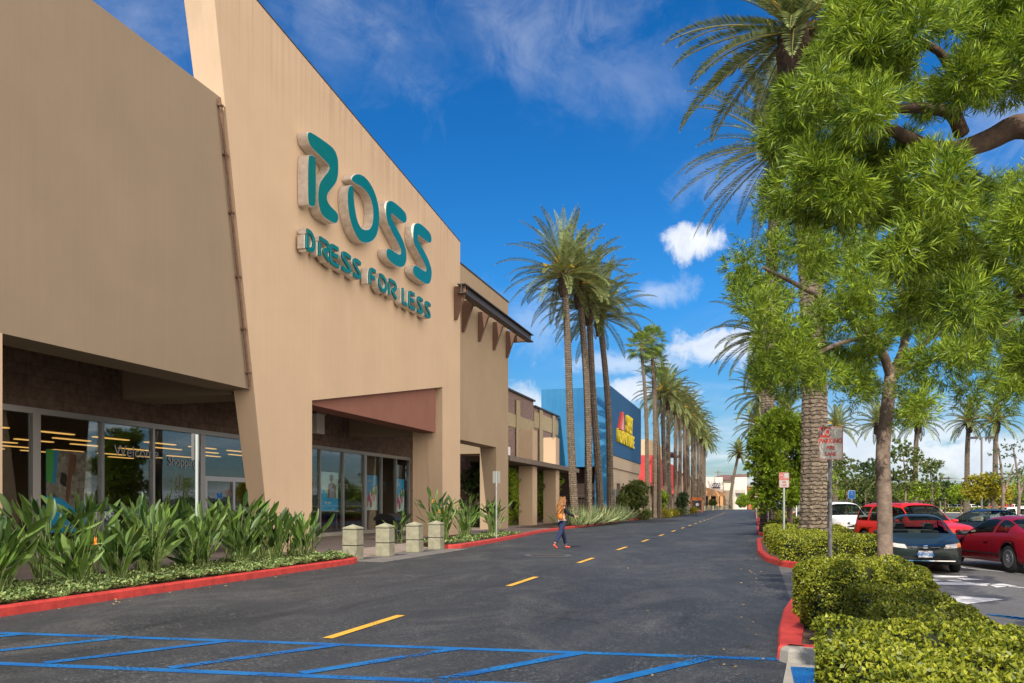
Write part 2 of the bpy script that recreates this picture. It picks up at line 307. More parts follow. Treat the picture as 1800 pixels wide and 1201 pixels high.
# ---------------------------------------------------------------- ground, road, kerbs, markings
def asphalt(name, a, b, worn, light):
    m = bpy.data.materials.new(name); m.use_nodes = True; t = m.node_tree; n = t.nodes; bs = n['Principled BSDF']; L = t.links
    g = n.new('ShaderNodeTexCoord')
    def nz(sc, det, st=(1, 1, 1), dist=0, rough=.6):
        mp = n.new('ShaderNodeMapping'); mp.inputs['Scale'].default_value = st; L.new(g.outputs['Object'], mp.inputs[0])
        x = n.new('ShaderNodeTexNoise'); x.inputs['Scale'].default_value = sc; x.inputs['Detail'].default_value = det; x.inputs['Distortion'].default_value = dist; x.inputs['Roughness'].default_value = rough; L.new(mp.outputs[0], x.inputs['Vector']); return x.outputs[0]
    def ramp(v, p0, p1, c0, c1):
        r = n.new('ShaderNodeValToRGB'); r.color_ramp.elements[0].position = p0; r.color_ramp.elements[1].position = p1
        r.color_ramp.elements[0].color = (*c0, 1); r.color_ramp.elements[1].color = (*c1, 1); L.new(v, r.inputs[0]); return r.outputs[0]
    def mixc(f, c1, c2, bt='MIX'):
        x = n.new('ShaderNodeMixRGB'); x.blend_type = bt
        for i, v in enumerate((f, c1, c2)):
            if isinstance(v, (int, float)): x.inputs[i].default_value = v
            elif isinstance(v, tuple): x.inputs[i].default_value = (*v, 1)
            else: L.new(v, x.inputs[i])
        return x.outputs[0]
    base = ramp(nz(.35, 6, (1, .35, 1), .4), .35, .65, a, b)
    patch = ramp(nz(.5, 12, (1.0, .55, 1), .9, .8), .48, .74, (0, 0, 0), (1, 1, 1))
    fine = ramp(nz(34, 6, (1, .7, 1), 0, .75), .45, .58, (0, 0, 0), (1, 1, 1))
    c = mixc(mixc(.75, patch, fine, 'MULTIPLY'), base, light)
    sp = ramp(nz(60, 5, (1, .6, 1), 0, .8), .44, .62, (.55, .55, .55), (1.9, 1.85, 1.78))
    c = mixc(worn, c, mixc(1, c, sp, 'MULTIPLY'))
    vc = n.new('ShaderNodeTexVoronoi'); vc.feature = 'DISTANCE_TO_EDGE'; vc.inputs['Scale'].default_value = .28
    wn = n.new('ShaderNodeTexNoise'); wn.inputs['Scale'].default_value = 1.1; wn.inputs['Detail'].default_value = 8; L.new(g.outputs['Object'], wn.inputs['Vector']); wa = n.new('ShaderNodeVectorMath'); wa.operation = 'MULTIPLY_ADD'; L.new(wn.outputs[1], wa.inputs[0]); wa.inputs[1].default_value = (1.6, 1.6, 0); L.new(g.outputs['Object'], wa.inputs[2]); L.new(wa.outputs[0], vc.inputs['Vector'])
    c = mixc(mixc(1, ramp(vc.outputs['Distance'], .001, .006, (1, 1, 1), (0, 0, 0)), ramp(nz(.25, 3), .48, .56, (0, 0, 0), (.8, .8, .8)), 'MULTIPLY'), c, (.012, .012, .013))
    vs_ = n.new('ShaderNodeTexVoronoi'); vs_.inputs['Scale'].default_value = 38; L.new(g.outputs['Object'], vs_.inputs['Vector']); se_ = n.new('ShaderNodeSeparateColor'); L.new(vs_.outputs['Color'], se_.inputs[0])
    c = mixc(mixc(1, ramp(se_.outputs[0], .80, .92, (0, 0, 0), (.32, .32, .32)), ramp(nz(.8, 6, (1, .6, 1), .5, .7), .40, .62, (.15, .15, .15), (1, 1, 1)), 'MULTIPLY'), c, (.26, .26, .245))
    dk = ramp(nz(1.1, 5, (1.6, .25, 1), .5), .58, .72, (1, 1, 1), (.62, .62, .64))
    c = mixc(1, c, dk, 'MULTIPLY'); L.new(c, bs.inputs['Base Color']); bs.inputs['Roughness'].default_value = .66; bs.inputs['Specular IOR Level'].default_value = .45
    vo = n.new('ShaderNodeTexVoronoi'); vo.inputs['Scale'].default_value = 90; L.new(g.outputs['Object'], vo.inputs['Vector'])
    bp = n.new('ShaderNodeBump'); bp.inputs['Strength'].default_value = .3; bp.inputs['Distance'].default_value = .006; L.new(vo.outputs[0], bp.inputs['Height']); L.new(bp.outputs[0], bs.inputs['Normal'])
    return m
m_road = asphalt('asphalt', (.020, .024, .029), (.036, .041, .048), .95, (.14, .138, .132))
m_lot = asphalt('lot_asphalt', (.085, .082, .08), (.12, .115, .11), .6, (.2, .19, .175))
def paint(name, c, c2, gap=.0):
    m = mat(name, c, .6, vs=2.2, col2=c2, spec=.4); t = m.node_tree; n = t.nodes
    if gap:
        g = n.new('ShaderNodeTexCoord'); z = n.new('ShaderNodeTexNoise'); z.inputs['Scale'].default_value = 28; z.inputs['Detail'].default_value = 6; t.links.new(g.outputs['Object'], z.inputs['Vector'])
        z2 = n.new('ShaderNodeTexNoise'); z2.inputs['Scale'].default_value = 1.3; z2.inputs['Detail'].default_value = 3; t.links.new(g.outputs['Object'], z2.inputs['Vector'])
        a = n.new('ShaderNodeMath'); a.operation = 'ADD'; t.links.new(z.outputs[0], a.inputs[0]); t.links.new(z2.outputs[0], a.inputs[1])
        r = n.new('ShaderNodeMapRange'); r.inputs[1].default_value = gap; r.inputs[2].default_value = gap+.10; t.links.new(a.outputs[0], r.inputs[0])
        tr = n.new('ShaderNodeBsdfTransparent'); ms = n.new('ShaderNodeMixShader'); t.links.new(r.outputs[0], ms.inputs[0])
        t.links.new(n['Principled BSDF'].outputs[0], ms.inputs[2]); t.links.new(tr.outputs[0], ms.inputs[1]); t.links.new(ms.outputs[0], n['Material Output'].inputs[0])
    return m
m_blue = paint('blue_paint', (.0, .075, .30), (.01, .17, .42), .80)
m_yel = paint('yellow_paint', (.68, .36, .035), (.74, .42, .06), .74)
m_wht = paint('white_marking', (.62, .61, .6), (.7, .69, .68), .76)
m_red = mat('red_kerb_paint', (.36, .03, .026), .65, vs=5, col2=(.58, .055, .04), bump=.5, bs=18)
def struct(mb, name, m, **k): return tag(mb.build(name, m, **k), kind='structure')
struct(MB().sheet([(-900, -60), (900, -60), (900, 1600), (-900, 1600)], -.012), 'ground', mat('far_ground', (.16, .14, .10), 1, .3, .02))
struct(MB().sheet([(-11.0, -20), (.55, -20), (.55, 260), (-14.5, 260), (-14.5, 246), (-13, 200), (-12.6, 60), (-11.6, 44), (-11.0, 29)], 0), 'road', m_road)
struct(MB().sheet([(.55, -20), (90, -20), (90, 165), (.55, 165)], -.003), 'parking_lot', m_lot)
struct(MB().sheet([(-14.5, 246), (120, 246), (120, 252), (-14.5, 252)], .004), 'cross_street', m_lot)
# kerbs: a polyline with a rounded profile
def kerb(pts, name, m, w=.17, h=.15, side=1, loop=False):
    mb = MB(); pts = [Vector((*p, 0)) for p in pts]; prof = ((0, 0), (.015, h-.03), (.04, h), (w, h), (w, 0)); n = len(prof); vs = []
    for i, p in enumerate(pts):
        L_ = len(pts); d = ((pts[(i+1) % L_]-pts[i-1]) if loop else (pts[min(i+1, L_-1)]-pts[max(i-1, 0)])).normalized(); s = Vector((-d.y, d.x, 0))*side
        for a, z in prof: q = p+s*a; vs.append((q.x, q.y, z-.02 if z == 0 else z))
    m_ = len(pts); fs = [(i*n+k, i*n+(k+1) % n, (i+1) % m_*n+(k+1) % n, (i+1) % m_*n+k) for i in range(m_ if loop else m_-1) for k in range(n)]
    if not loop: fs += [tuple(range(n)), tuple(range((len(pts)-1)*n, len(pts)*n))]
    mb.add(vs, fs); return struct(mb, name, m)
def arc(c, r, a0, a1, n=8): return [(c[0]+r*math.cos(R(a0+(a1-a0)*i/n)), c[1]+r*math.sin(R(a0+(a1-a0)*i/n))) for i in range(n+1)]
kerb([(-10.40, -4), (-10.38, 9.3), (-10.42, 14), (-10.45, 20.3), (-10.62, 20.9), (-10.95, 21.2)], 'kerb', m_red, side=1, w=.17)
kerb([(-10.95, 28.0), (-10.55, 28.15), (-10.35, 28.6), (-10.5, 33), (-11.0, 39), (-11.6, 45), (-11.75, 60), (-11.8, 74)], 'kerb', m_red)
kerb([(-12.2, 79.0), (-11.85, 79.4), (-11.8, 90), (-11.9, 130), (-12.2, 190), (-13.4, 245)], 'kerb', m_red)
m_joint = m_conc
for y in (12.5, 16.6):
    pass
# raised pavement and planting beds on the store side
struct(MB().slab([(-19.4, -6), (-13.6, -6), (-13.6, 20.2), (-12.6, 21.0), (-12.6, 28.3), (-12.2, 29), (-12.2, 38), (-12.3, 46), (-11.95, 60), (-11.95, 79), (-12.1, 130), (-12.4, 190), (-13.5, 245), (-26, 245), (-26, 46), (-19.4, 46)], -.3, .135), 'pavement', m_walk)
struct(MB().prism([(-12.62, 20.9, .136), (-11.45, 20.9, .012), (-11.45, 20.9, -.1), (-12.62, 20.9, -.1)], [(-12.62, 28.4, .136), (-11.45, 28.4, .012), (-11.45, 28.4, -.1), (-12.62, 28.4, -.1)]), 'ramp', m_walk)
struct(MB().sheet([(-11.5, 21.1), (-10.96, 21.1), (-9.9, 21.0), (-9.9, 28.3), (-10.96, 28.1), (-11.5, 28.1)], .006), 'driveway_apron', mat('apron_concrete', (.14, .13, .125), .9, .25, 3))
bed1 = [(-13.95, -6), (-10.56, -6), (-10.55, 9.3), (-10.59, 14), (-10.6, 20.2), (-10.95, 21.0), (-13.6, 20.4)]
struct(MB().slab(bed1, -.2, .142), 'planting_bed', m_soil)
bed2 = [(-10.96, 28.2), (-10.55, 28.6), (-10.66, 33), (-11.15, 39), (-12.6, 39.4), (-13.9, 38), (-13.9, 30), (-12.2, 29.0)]
struct(MB().slab(bed2, -.2, .149), 'planting_bed', m_soil)
bed3 = [(-12.0, 50), (-11.95, 60), (-11.95, 76), (-15.5, 76), (-14.5, 50)]
struct(MB().slab(bed3, -.2, .149), 'planting_bed', m_soil)
struct(MB().slab([(-12.05, 84), (-12.1, 130), (-12.4, 190), (-15.2, 190), (-14.6, 84)], -.2, .149), 'planting_bed', m_soil)
# islands on the parking side
isl = [  # outlines, kerb towards the road
 [(.20, 9.05), (.24, 10.5), (.36, 12.5), (.55, 14.2), (.95, 15.0), (2.6, 15.0), (2.6, 9.6), (1.9, 9.1), (1.2, 9.05)],
 [(1.05, 21.8), (.62, 22.6), (.22, 24.6), (.02, 28), (0, 33), (0, 37.2), (.25, 38.2), (3.6, 38.2), (3.9, 33), (3.9, 23.6), (3.2, 22.0), (2.2, 21.7)],
 [(.6, 43.4), (.15, 44.3), (0, 46), (0, 57), (.3, 58.2), (3.3, 58.2), (3.3, 43.4)],
 [(.6, 63.4), (.15, 64.3), (0, 66), (-.05, 81), (.3, 82.2), (3.3, 82.2), (3.3, 63.4)],
 [(.6, 88), (.1, 89.5), (-.05, 92), (-.3, 180), (0, 182), (3.3, 182), (3.3, 88)]]
for o_ in isl:
    struct(MB().slab([(x*.97+.05, y) for x, y in o_], -.2, .118), 'island_soil', m_soil)
    kerb(o_, 'kerb', m_red, w=.30 if o_ is isl[0] else .17, side=-1, loop=True)
# near island, cut for a ramp with a blue warning pad
struct(MB().slab([(.38, 1.0), (.38, 6.7), (1.75, 6.9), (1.75, 1.0)], -.2, .118), 'island_soil', m_soil)
kerb([(.16, -2), (.20, 6.9)], 'kerb', m_red, w=.25, side=-1)
kerb([(.56, 8.82), (.30, 8.86), (.22, 9.0), (.30, 9.2)], 'kerb_end', m_conc, w=.2, side=-1)
struct(MB().sheet([(.18, 7.15), (1.7, 7.15), (1.7, 8.9), (.30, 8.9)], .02), 'ramp', m_conc)
pad = MB().box(.32, 1.3, 7.7, 8.55, .015, .032)
for i in range(14):
    for j in range(12): pad.obox((.36+i*.07, 7.74+j*.07, .032), .03, .03, .006)
struct(pad, 'tactile_pad', m_blue)
# markings
def strip(a, b, wd, z=.004):
    a = Vector((*a, 0)); b = Vector((*b, 0)); d = (b-a).normalized(); s = Vector((-d.y, d.x, 0))*wd/2
    return [((a-s).x, (a-s).y), ((b-s).x, (b-s).y), ((b+s).x, (b+s).y), ((a+s).x, (a+s).y)]
mk = MB(); mk.sheet(strip((-10.3, 8.06), (.28, 9.08), .15), .004); mk.sheet(strip((-9.6, 6.38), (.3, 7.40), .15), .004); struct(mk, 'crossing_marking', m_blue)
mk = MB()
for i in range(-3, 8):
    x0 = -6.94+i*1.385
    if x0 > -.6: break
    y0 = 6.75+(x0+6.94)*.103; mk.sheet(strip((x0, y0), (x0+.98, y0+1.72), .155), .0075)
struct(mk, 'crossing_marking', m_blue)
mk = MB()
for i in range(24):
    y = 8.95+i*6.7; x_ = -4.95 if i == 0 else -4.68-.002*i*i
    mk.sheet(strip((x_, y), (x_, y+2.15), .135), .008)
struct(mk, 'centre_line', m_yel)
mk = MB(); pts = arc((-6.3, 25.4), .75, 0, 360, 28); pin = arc((-6.3, 25.4), .58, 0, 360, 28)
for i in range(28): mk.add([(*pts[i], .004), (*pts[i+1], .004), (*pin[i+1], .004), (*pin[i], .004)], [(0, 1, 2, 3)])
struct(mk, 'road_patch', mat('old_patch', (.11, .11, .11), .8, .2, 6))
cv = place('round iron utility cover set flush in the dark asphalt lane', 'manhole cover', (-6.3, 25.4, 0), 'manhole_cover')
MB().lathe([(0, .002), (.46, .002), (.46, .010), (.43, .014), (.0, .014)], 24, (-6.3, 25.4, 0)).build('cover_plate', m_dark, cv)
# parking lot paint
mk = MB()
for a, b in (((2.9, 20.5), (7.2, 15.6)), ((5.05, 23.4), (5.0, 28)), ((5.05, 23.4), (8.6, 17.0)), ((8.2, 24), (8.0, 29)), ((11, 24), (10.8, 29)), ((14, 24), (13.7, 29)), ((17, 24), (16.6, 29)), ((6, 36), (5.8, 42)), ((9, 36), (8.8, 42)), ((12, 36), (11.8, 42)), ((15, 36), (14.8, 42))):
    mk.sheet(strip(a, b, .1), .003)
struct(mk, 'parking_line', m_wht)
mk = MB()
def GG(px, py): v = G(px, py); return (v.x, v.y)
for poly in (((1620, 1043), (1700, 1062), (1765, 1054), (1645, 1045)), ((1620, 1027), (1735, 1030), (1740, 1026), (1620, 1022.5)), ((1737, 1028), (1752, 1033), (1787, 1030), (1760, 1026)),
             ((1600, 1010), (1612, 1015), (1702, 1015.5), (1700, 1013)), ((1680, 1016), (1695, 1020), (1729, 1019.5), (1705, 1017)), ((1606, 1019), (1608, 1020.5), (1690, 1021.5), (1690, 1020))):
    mk.sheet([GG(*p) for p in poly], .003)
struct(mk, 'arrow_marking', m_wht)
mk = MB(); a = GG(1738, 1080); b = GG(1830, 1090)
mk.sheet(strip(a, b, .1), .003)
for i in range(7):
    q = (a[0]+(b[0]-a[0])*i/6, a[1]+(b[1]-a[1])*i/6); mk.sheet(strip(q, (q[0]+.5, q[1]-.8), .1), .006)
struct(mk, 'hatch_marking', m_blue)
# distant verge and hills
struct(MB().slab([(6, 166), (120, 166), (120, 172), (6, 172)], -.1, .12), 'verge', mat('pale_kerb', (.55, .48, .36), .9))
hill = MB(); hp = []
for i in range(60):
    x = -500+i*22; hp.append((x, 1100+80*math.sin(i*.7), 4+12*abs(math.sin(i*.37))+6*abs(math.sin(i*1.3))))
for i in range(59):
    a, b = hp[i], hp[i+1]; hill.add([(a[0], a[1]-60, -1), (b[0], b[1]-60, -1), b, a, (b[0], b[1]+90, -1), (a[0], a[1]+90, -1)], [(0, 1, 2, 3), (3, 2, 4, 5)])
struct(hill, 'hills', mat('hill_green', (.07, .09, .07), 1, .3, .05))

# ---------------------------------------------------------------- clothing store (building with entrance slab)
XR = -14.0
st = place('tan and peach stucco store front with teal letters and deep entrance arcade', 'building', (-14, 21, 0), 'store_building')
def yz(mb, pts, x0, x1): return mb.prism([(x1, y, z) for y, z in pts], [(x0, y, z) for y, z in pts])
yz(MB(), [(-8, 4.95), (21.35, 4.95), (19.95, 12.78), (-8, 12.78)], -15.15, -14.12).build('wing_wall', m_tan, st)
mb = MB(); mb.box(-15.15, -14.12, 11.4, 12.74, 0, 4.95); mb.box(-15.2, -14.05, 11.35, 12.80, 0, .5); mb.build('pier', m_peach, st)
# tall leaning entrance slab: one outline with the doorway notch; its left side tapers back
outl = [(21.9, 0), (24.30, 0), (24.30, 5.02), (36.1, 7.05), (36.1, 0), (38.5, 0), (38.5, 14.5), (18.9, 16.55), (19.15, 15.4)]
fr = [(-14.0, y, z) for y, z in outl]; bk = [(-14.55-.40*min(1, z/5), y, z) for y, z in outl]
mb = MB(); n_ = len(outl); mb.add(fr+bk, [tuple(range(n_)), tuple(range(2*n_-1, n_-1, -1))]+[(i, i+n_, (i+1) % n_+n_, (i+1) % n_) for i in range(n_)])
mb.build('entrance_wall', m_peach, st)
MB().box(-15.5, -14.7, 36.12, 38.45, 0, 5.1).build('pier', m_peach, st)
cop = MB(); cop.prism([(-13.985, 18.9, 16.56), (-13.985, 38.53, 14.51), (-13.985, 38.53, 14.545), (-13.985, 18.9, 16.595)], [(-15, 18.9, 16.56), (-15, 38.53, 14.51), (-15, 38.53, 14.545), (-15, 18.9, 16.595)]); cop.build('coping', m_dark, st)
MB().box(-15.1, -14.25, 24.32, 35.85, 4.93, 7.6).build('lintel', m_maroon, st)
MB().box(-15.12, -14.4, 35.9, 36.08, 4.93, 7.6).build('lintel_end', m_rust, st)
# cross beams and arcade ceiling
for y0, y1 in ((21.3, 22.8), (36.2, 37.3)): MB().box(-18.88, -14.95, y0, y1, 4.87, 5.95).build('beam', m_tan, st)
MB().box(-18.88, -15.16, -8, 36.0, 8.2, 8.4).build('arcade_ceiling', m_tan, st)
MB().box(-24, -18.9, -8, 45.2, 4.25, 8.9).build('block_wall', m_block, st)
MB().box(-19.2, -18.9, 43.6, 58, .13, 4.24).build('block_wall', m_block, st)
MB().box(-19.3, -18.9, -8, 9, .13, 4.24).build('block_wall', m_block, st)
MB().box(-19.6, -18.86, -8, 43.5, .10, .30).build('sill', m_conc, st)
# rust-stained drain pipe on the wing seam
pp = [AX(384+(437-384)*t+2, 172+(682-172)*t, -14.04) for t in (0, .3, .6, 1)]
pb = MB(); pb.tube(pp, .035, 8)
for t in (.03, .2, .4, .62, .8, .95): c = AX(386+53*t, 172+510*t, -14.05); pb.obox((c.x, c.y, c.z), .12, .14, .05)
pb.build('drain_pipe', m_rust, st)
# storefront frame
mull = [9.0, 11.3, 13.6, 15.9, 18.1, 20.5, 22.7, 25.2, 28.9, 31.2, 33.5, 35.7, 38.0, 39.9, 41.75, 43.5]
fm = MB(); fm.box(-19.02, -18.84, 9, 43.55, 4.08, 4.24)
for y in mull:
    hw = .13 if y in (18.1, 25.2, 38.0, 28.9) else .05
    fm.box(-19.0, -18.86, y-hw, y+hw, .30, 4.08)
wf = fm.build('window_frame', m_alu, st)
for a, b in zip(mull[:-1], mull[1:]):
    if a == 25.2: continue
    MB().box(-18.945, -18.93, a+.05, b-.05, .30, 4.08).build('pane', m_glass, wf)
dr = MB(); dr.box(-19.0, -18.86, 25.33, 28.77, 2.45, 2.62)
for y in (25.4, 27.05, 28.7): dr.box(-18.99, -18.87, y-.06, y+.06, .14, 2.45)
dr.box(-18.99, -18.87, 25.4, 28.7, .14, .32)
do = dr.build('door', mat('door_frame', (.42, .42, .44), .4, metal=.5), st)
for a, b in ((25.46, 26.99), (27.11, 28.64)): MB().box(-18.945, -18.93, a, b, .32, 2.45).build('pane', m_glass, do)
MB().box(-18.945, -18.93, 25.33, 28.77, 2.62, 4.08).build('pane', m_glass, do)
hd = MB(); hd.tube([(-18.82, 26.9, .95), (-18.78, 26.9, 1.0), (-18.78, 26.9, 1.35), (-18.82, 26.9, 1.4)], .015, 6); hd.build('handle', m_black, do)
# interior
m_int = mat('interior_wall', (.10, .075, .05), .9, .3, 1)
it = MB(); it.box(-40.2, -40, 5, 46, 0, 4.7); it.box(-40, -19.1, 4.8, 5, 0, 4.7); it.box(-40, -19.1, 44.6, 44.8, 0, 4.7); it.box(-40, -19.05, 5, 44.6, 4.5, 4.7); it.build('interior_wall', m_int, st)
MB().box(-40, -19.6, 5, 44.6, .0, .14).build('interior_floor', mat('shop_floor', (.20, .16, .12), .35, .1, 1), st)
m_lamp = mat('ceiling_lamp', (1.0, .55, .15), emit=.62)
for i in range(9):
    for j in range(12):
        if random.random() < .22: continue
        MB().box(-20.6-i*2.1-.10, -20.6-i*2.1+.10, 7+j*3.1, 9.0+j*3.1, 4.44, 4.48).build('ceiling_lamp', m_lamp, st)
cols = [(.25, .03, .03), (.03, .05, .2), (.3, .3, .28), (.06, .06, .06), (.35, .22, .05), (.1, .02, .1), (.05, .15, .12)]
for k in range(24):
    x = -20.8-random.random()*9; y = 8+k*1.5
    rk = place('clothes rack full of %s garments inside the store, %s' % (['red', 'blue', 'pale', 'black', 'amber', 'plum', 'teal'][k % 7], 'near the glass' if x > -25 else 'deep in the room'), 'clothes rack', (x, y, .14), 'clothes_rack', 'clothes racks inside the store')
    MB().tube([(x-.6, y, .14), (x-.6, y, 1.5), (x+.6, y, 1.5), (x+.6, y, .14)], .02, 6).build('rail', m_alu, rk)
    g = MB()
    for i in range(9): g.obox((x-.5+i*.125, y, .55+.1*random.random()), .07, .45, .88, .1*random.random())
    g.build('garments', mat('cloth%d' % (k % 7), cols[k % 7], .9), rk)
# store-window posters (flat prints behind the glass)
m_pb = mat('poster_blue', (.0, .30, .62), .6, .1, 3); m_ps = mat('poster_sky', (.40, .55, .55), .7, .2, 4); m_skin = mat('poster_brown', (.13, .055, .03), .7)
def poster(y0, y1, z0, z1, label, kind):
    o = place(label, 'poster', (-19.06, (y0+y1)/2, z0), 'window_poster', 'posters hung inside the store windows')
    MB().box(-19.07, -19.06, y0, y1, z0, z1).build('print', m_pb if kind != 1 else m_ps, o)
    W_, H_ = y1-y0, z1-z0; q = lambda u, v: (-19.055, y0+u*W_, z0+v*H_)
    def pol(pts, m, dx=0, nm='printed_shape'): MB().add([(-19.055+dx, q(u, v)[1], q(u, v)[2]) for u, v in pts], [tuple(range(len(pts)))]).build(nm, m, o)
    circ = lambda cx, cy, rx, ry: [(cx+rx*math.cos(i*math.pi/8), cy+ry*math.sin(i*math.pi/8)) for i in range(16)]
    if kind == 1:
        pol([(0, 0), (1, 0), (1, .32), (.6, .34), (0, .62)], m_pb)
        pol(circ(.62, .86, .11, .085), m_skin, .002); pol([(.57, .80), (.67, .80), (.67, .7), (.57, .7)], m_skin, .003); pol([(.42, .33), (.86, .33), (.86, .68), (.66, .74), (.46, .69)], m_skin, .0025); pol([(.5, .33), (.8, .33), (.78, .62), (.68, .58), (.55, .63)], mat('lilac', (.25, .22, .38), .8), .0045)
        text_mesh('Say yes', .2, m_white, 'printed_text', o, face_m((-19.05, y0+.3*W_+.2, z0+.22*H_), (0, 1, 0)), .001)
    elif kind == 2:
        pol([(0, 0), (1, 0), (1, .72), (.55, .6), (.1, .3)], m_ps)
        for i, (u, v, c) in enumerate(((.35, .35, (.4, .02, .14)), (.6, .5, (.03, .2, .06)), (.72, .36, (.5, .12, .22)), (.2, .2, (.25, .2, .05)), (.85, .55, (.05, .25, .1)), (.5, .18, (.3, .03, .1)))):
            pol(circ(u, v, .1, .12), mat('pc%d' % i, c, .8), .002+i*.0006); pol(circ(u, v+.14, .05, .035), m_skin, .006+i*.0005)
        text_mesh('chic', .24, m_ps, 'printed_text', o, face_m((-19.05, y0+.4*W_, z0+.84*H_), (0, 1, 0)), .001)
    else:
        pol([(0, .45), (.3, .42), (.7, .25), (1, .2), (1, 1), (0, 1)], mat('poster_photo', (.20, .17, .14), .7, .8, 5)); pol([(0, .62), (.12, .6), (.16, 1), (0, 1)], mat('poster_green', (.05, .3, .05), .7), .002); pol([(.12, .6), (.2, .58), (.26, 1), (.16, 1)], mat('poster_cyan', (.02, .2, .35), .7), .002)
        pol([(.4, .4), (.48, .36), (.55, .7), (.62, .72), (.66, .95), (.5, .98)], m_skin, .0035); pol([(.28, .6), (.42, .55), (.44, .7), (.32, .74)], m_black, .004)
        text_mesh('say yes to', .16, m_ps, 'printed_text', o, face_m((-19.05, y0+.66*W_, z0+.18*H_), (0, 1, 0)), .001)
        text_mesh('dress for less', .2, m_white, 'printed_text', o, face_m((-19.05, y0+.5*W_, z0+.08*H_), (0, 1, 0)), .001)
poster(18.6, 20.25, .8, 3.15, 'large blue poster with green stripe in the left window behind the plants', 0)
poster(33.75, 35.5, 1.3, 3.1, 'poster of a person in a lilac top on blue', 1)
poster(38.2, 39.75, 1.3, 3.1, 'poster of a crowd in pink and green under a blue top', 2)
poster(41.9, 43.2, 1.2, 3.0, 'smallest poster in the last window beside the block wall', 2)
bn = place('green banner with pale writing hung inside the right windows', 'banner', (-20.2, 37, 2.3), 'banner')
MB().box(-20.2, -20.15, 30.5, 43.2, 2.25, 2.9).build('cloth', mat('olive_banner', (.07, .10, .075), .9), bn)
text_mesh('Savings 20% off department store prices', .52, mat('pale_letter', (.55, .55, .45), .8), 'lettering', bn, face_m((-20.13, 37, 2.56), (0, 1, 0)), .003)
wt = place('faint white lettering stuck high on the left window panes', 'window lettering', (-18.92, 24, 3.2), 'window_lettering')
text_mesh('Welcome', .5, mat('faint_letter', (.4, .42, .45), .8), 'word', wt, face_m((-18.915, 22.0, 3.25), (0, 1, 0)), .001); text_mesh('Shopping', .42, MATS['faint_letter'], 'word', wt, face_m((-18.915, 24.2, 3.05), (0, 1, 0)), .001)
lb = place('white boxy lamp on the dark block wall over the right windows', 'wall lamp', (-18.8, 33.1, 5.3), 'wall_lamp')
MB().box(-18.88, -18.6, 32.7, 33.4, 4.75, 5.6).build('housing', m_white, lb, bevel=.02); MB().box(-18.88, -18.56, 32.65, 33.45, 5.6, 5.66).build('lid', m_alu, lb)
# ---------------- tower with trellis
tw = [(38.55, 4.93), (46.3, 4.93), (46.3, 0), (48.75, 0), (48.75, 13.95), (38.55, 13.95)]
yz(MB(), tw, -15.6, -14.6).build('tower_wall', m_tan2, st)
MB().box(-20, -15.62, 46.6, 48.7, 4.6, 13.9).build('tower_side', m_tan2, st)
MB().box(-15.65, -14.56, 38.5, 48.8, 13.96, 14.03).build('coping', m_dark, st)
tl = place('dark steel trellis beam on five brackets at the tower corner', 'trellis', (-13.5, 43.6, 11.7), 'trellis')
b = MB(); b.box(-13.75, -13.35, 37.4, 50.1, 12.12, 12.17); b.box(-13.75, -13.35, 37.4, 50.1, 11.70, 11.75); b.box(-13.57, -13.52, 37.4, 50.1, 11.75, 12.12); b.build('beam', m_dark, tl)
m_br = mat('bracket_brown', (.15, .085, .055), .8, .1, 3)
for i, y in enumerate((37.7, 40.45, 43.05, 45.7, 48.3)):
    xw = -14.0 if i == 0 else -14.6
    b = MB(); b.prism([(xw+.02, y-.09, 12.1), (xw+.62, y-.09, 12.1), (xw+.62, y-.09, 11.9), (xw+.12, y-.09, 10.5), (xw+.02, y-.09, 10.5)], [(xw+.02, y+.09, 12.1), (xw+.62, y+.09, 12.1), (xw+.62, y+.09, 11.9), (xw+.12, y+.09, 10.5), (xw+.02, y+.09, 10.5)])
    b.box(xw+.62, -13.76, y-.12, y+.12, 11.80, 12.1); b.build('bracket', m_br, tl)
MB().box(-16.4, -13.76, 49.75, 50.0, 11.72, 12.1).build('end_beam', m_br, tl)
for i in range(4):
    bx = MB(); bx.tube([(-14.5, 46.6+i*.28, 12.2), (-14.5, 46.6+i*.28, 12.7)], .05, 6); bx.build('spike', m_dark, tl)
# ---------------- sign letters on the entrance slab
sg = place('large teal channel letters reading a store name on the peach wall', 'wall sign', (-13.8, 31, 9), 'wall_sign')
def chaik(p, k=2, closed=True):
    for _ in range(k):
        q = []; n = len(p)
        rngi = range(n) if closed else range(n-1)
        if not closed: q.append(p[0])
        for i in rngi:
            a = p[i]; b = p[(i+1) % n]; q += [(a[0]*.75+b[0]*.25, a[1]*.75+b[1]*.25), (a[0]*.25+b[0]*.75, a[1]*.25+b[1]*.75)]
        if not closed: q.append(p[-1])
        p = q
    return p
XF = -13.62
def letter(out, parent, depth=.36, name='letter', k=2, inset=.02, xo=0):
    XF = -13.62+xo; depth += xo
    pts = chaik(out, k); mb = MB(); mb.prism([(XF, y, z) for y, z in pts], [(XF-depth, y, z) for y, z in pts])
    L = mb.build(name, m_silver, parent)
    cy = [p[0] for p in pts]; cz = [p[1] for p in pts]
    # face panel: same outline, pulled in a little along its own normals, 6 mm proud
    n = len(pts); ar = sum(pts[i][0]*pts[(i+1) % n][1]-pts[(i+1) % n][0]*pts[i][1] for i in range(n)); sgn = 1 if ar > 0 else -1; q = []
    for i in range(n):
        a = pts[i-1]; b = pts[(i+1) % n]; d = Vector((b[0]-a[0], b[1]-a[1])); d = d.normalized() if d.length > 1e-6 else Vector((1, 0))
        q.append((pts[i][0]-d.y*inset*sgn, pts[i][1]+d.x*inset*sgn))
    f = MB(); f.prism([(XF+.012, y, z) for y, z in q], [(XF-.002, y, z) for y, z in q]); f.build('letter_face', m_teal, L)
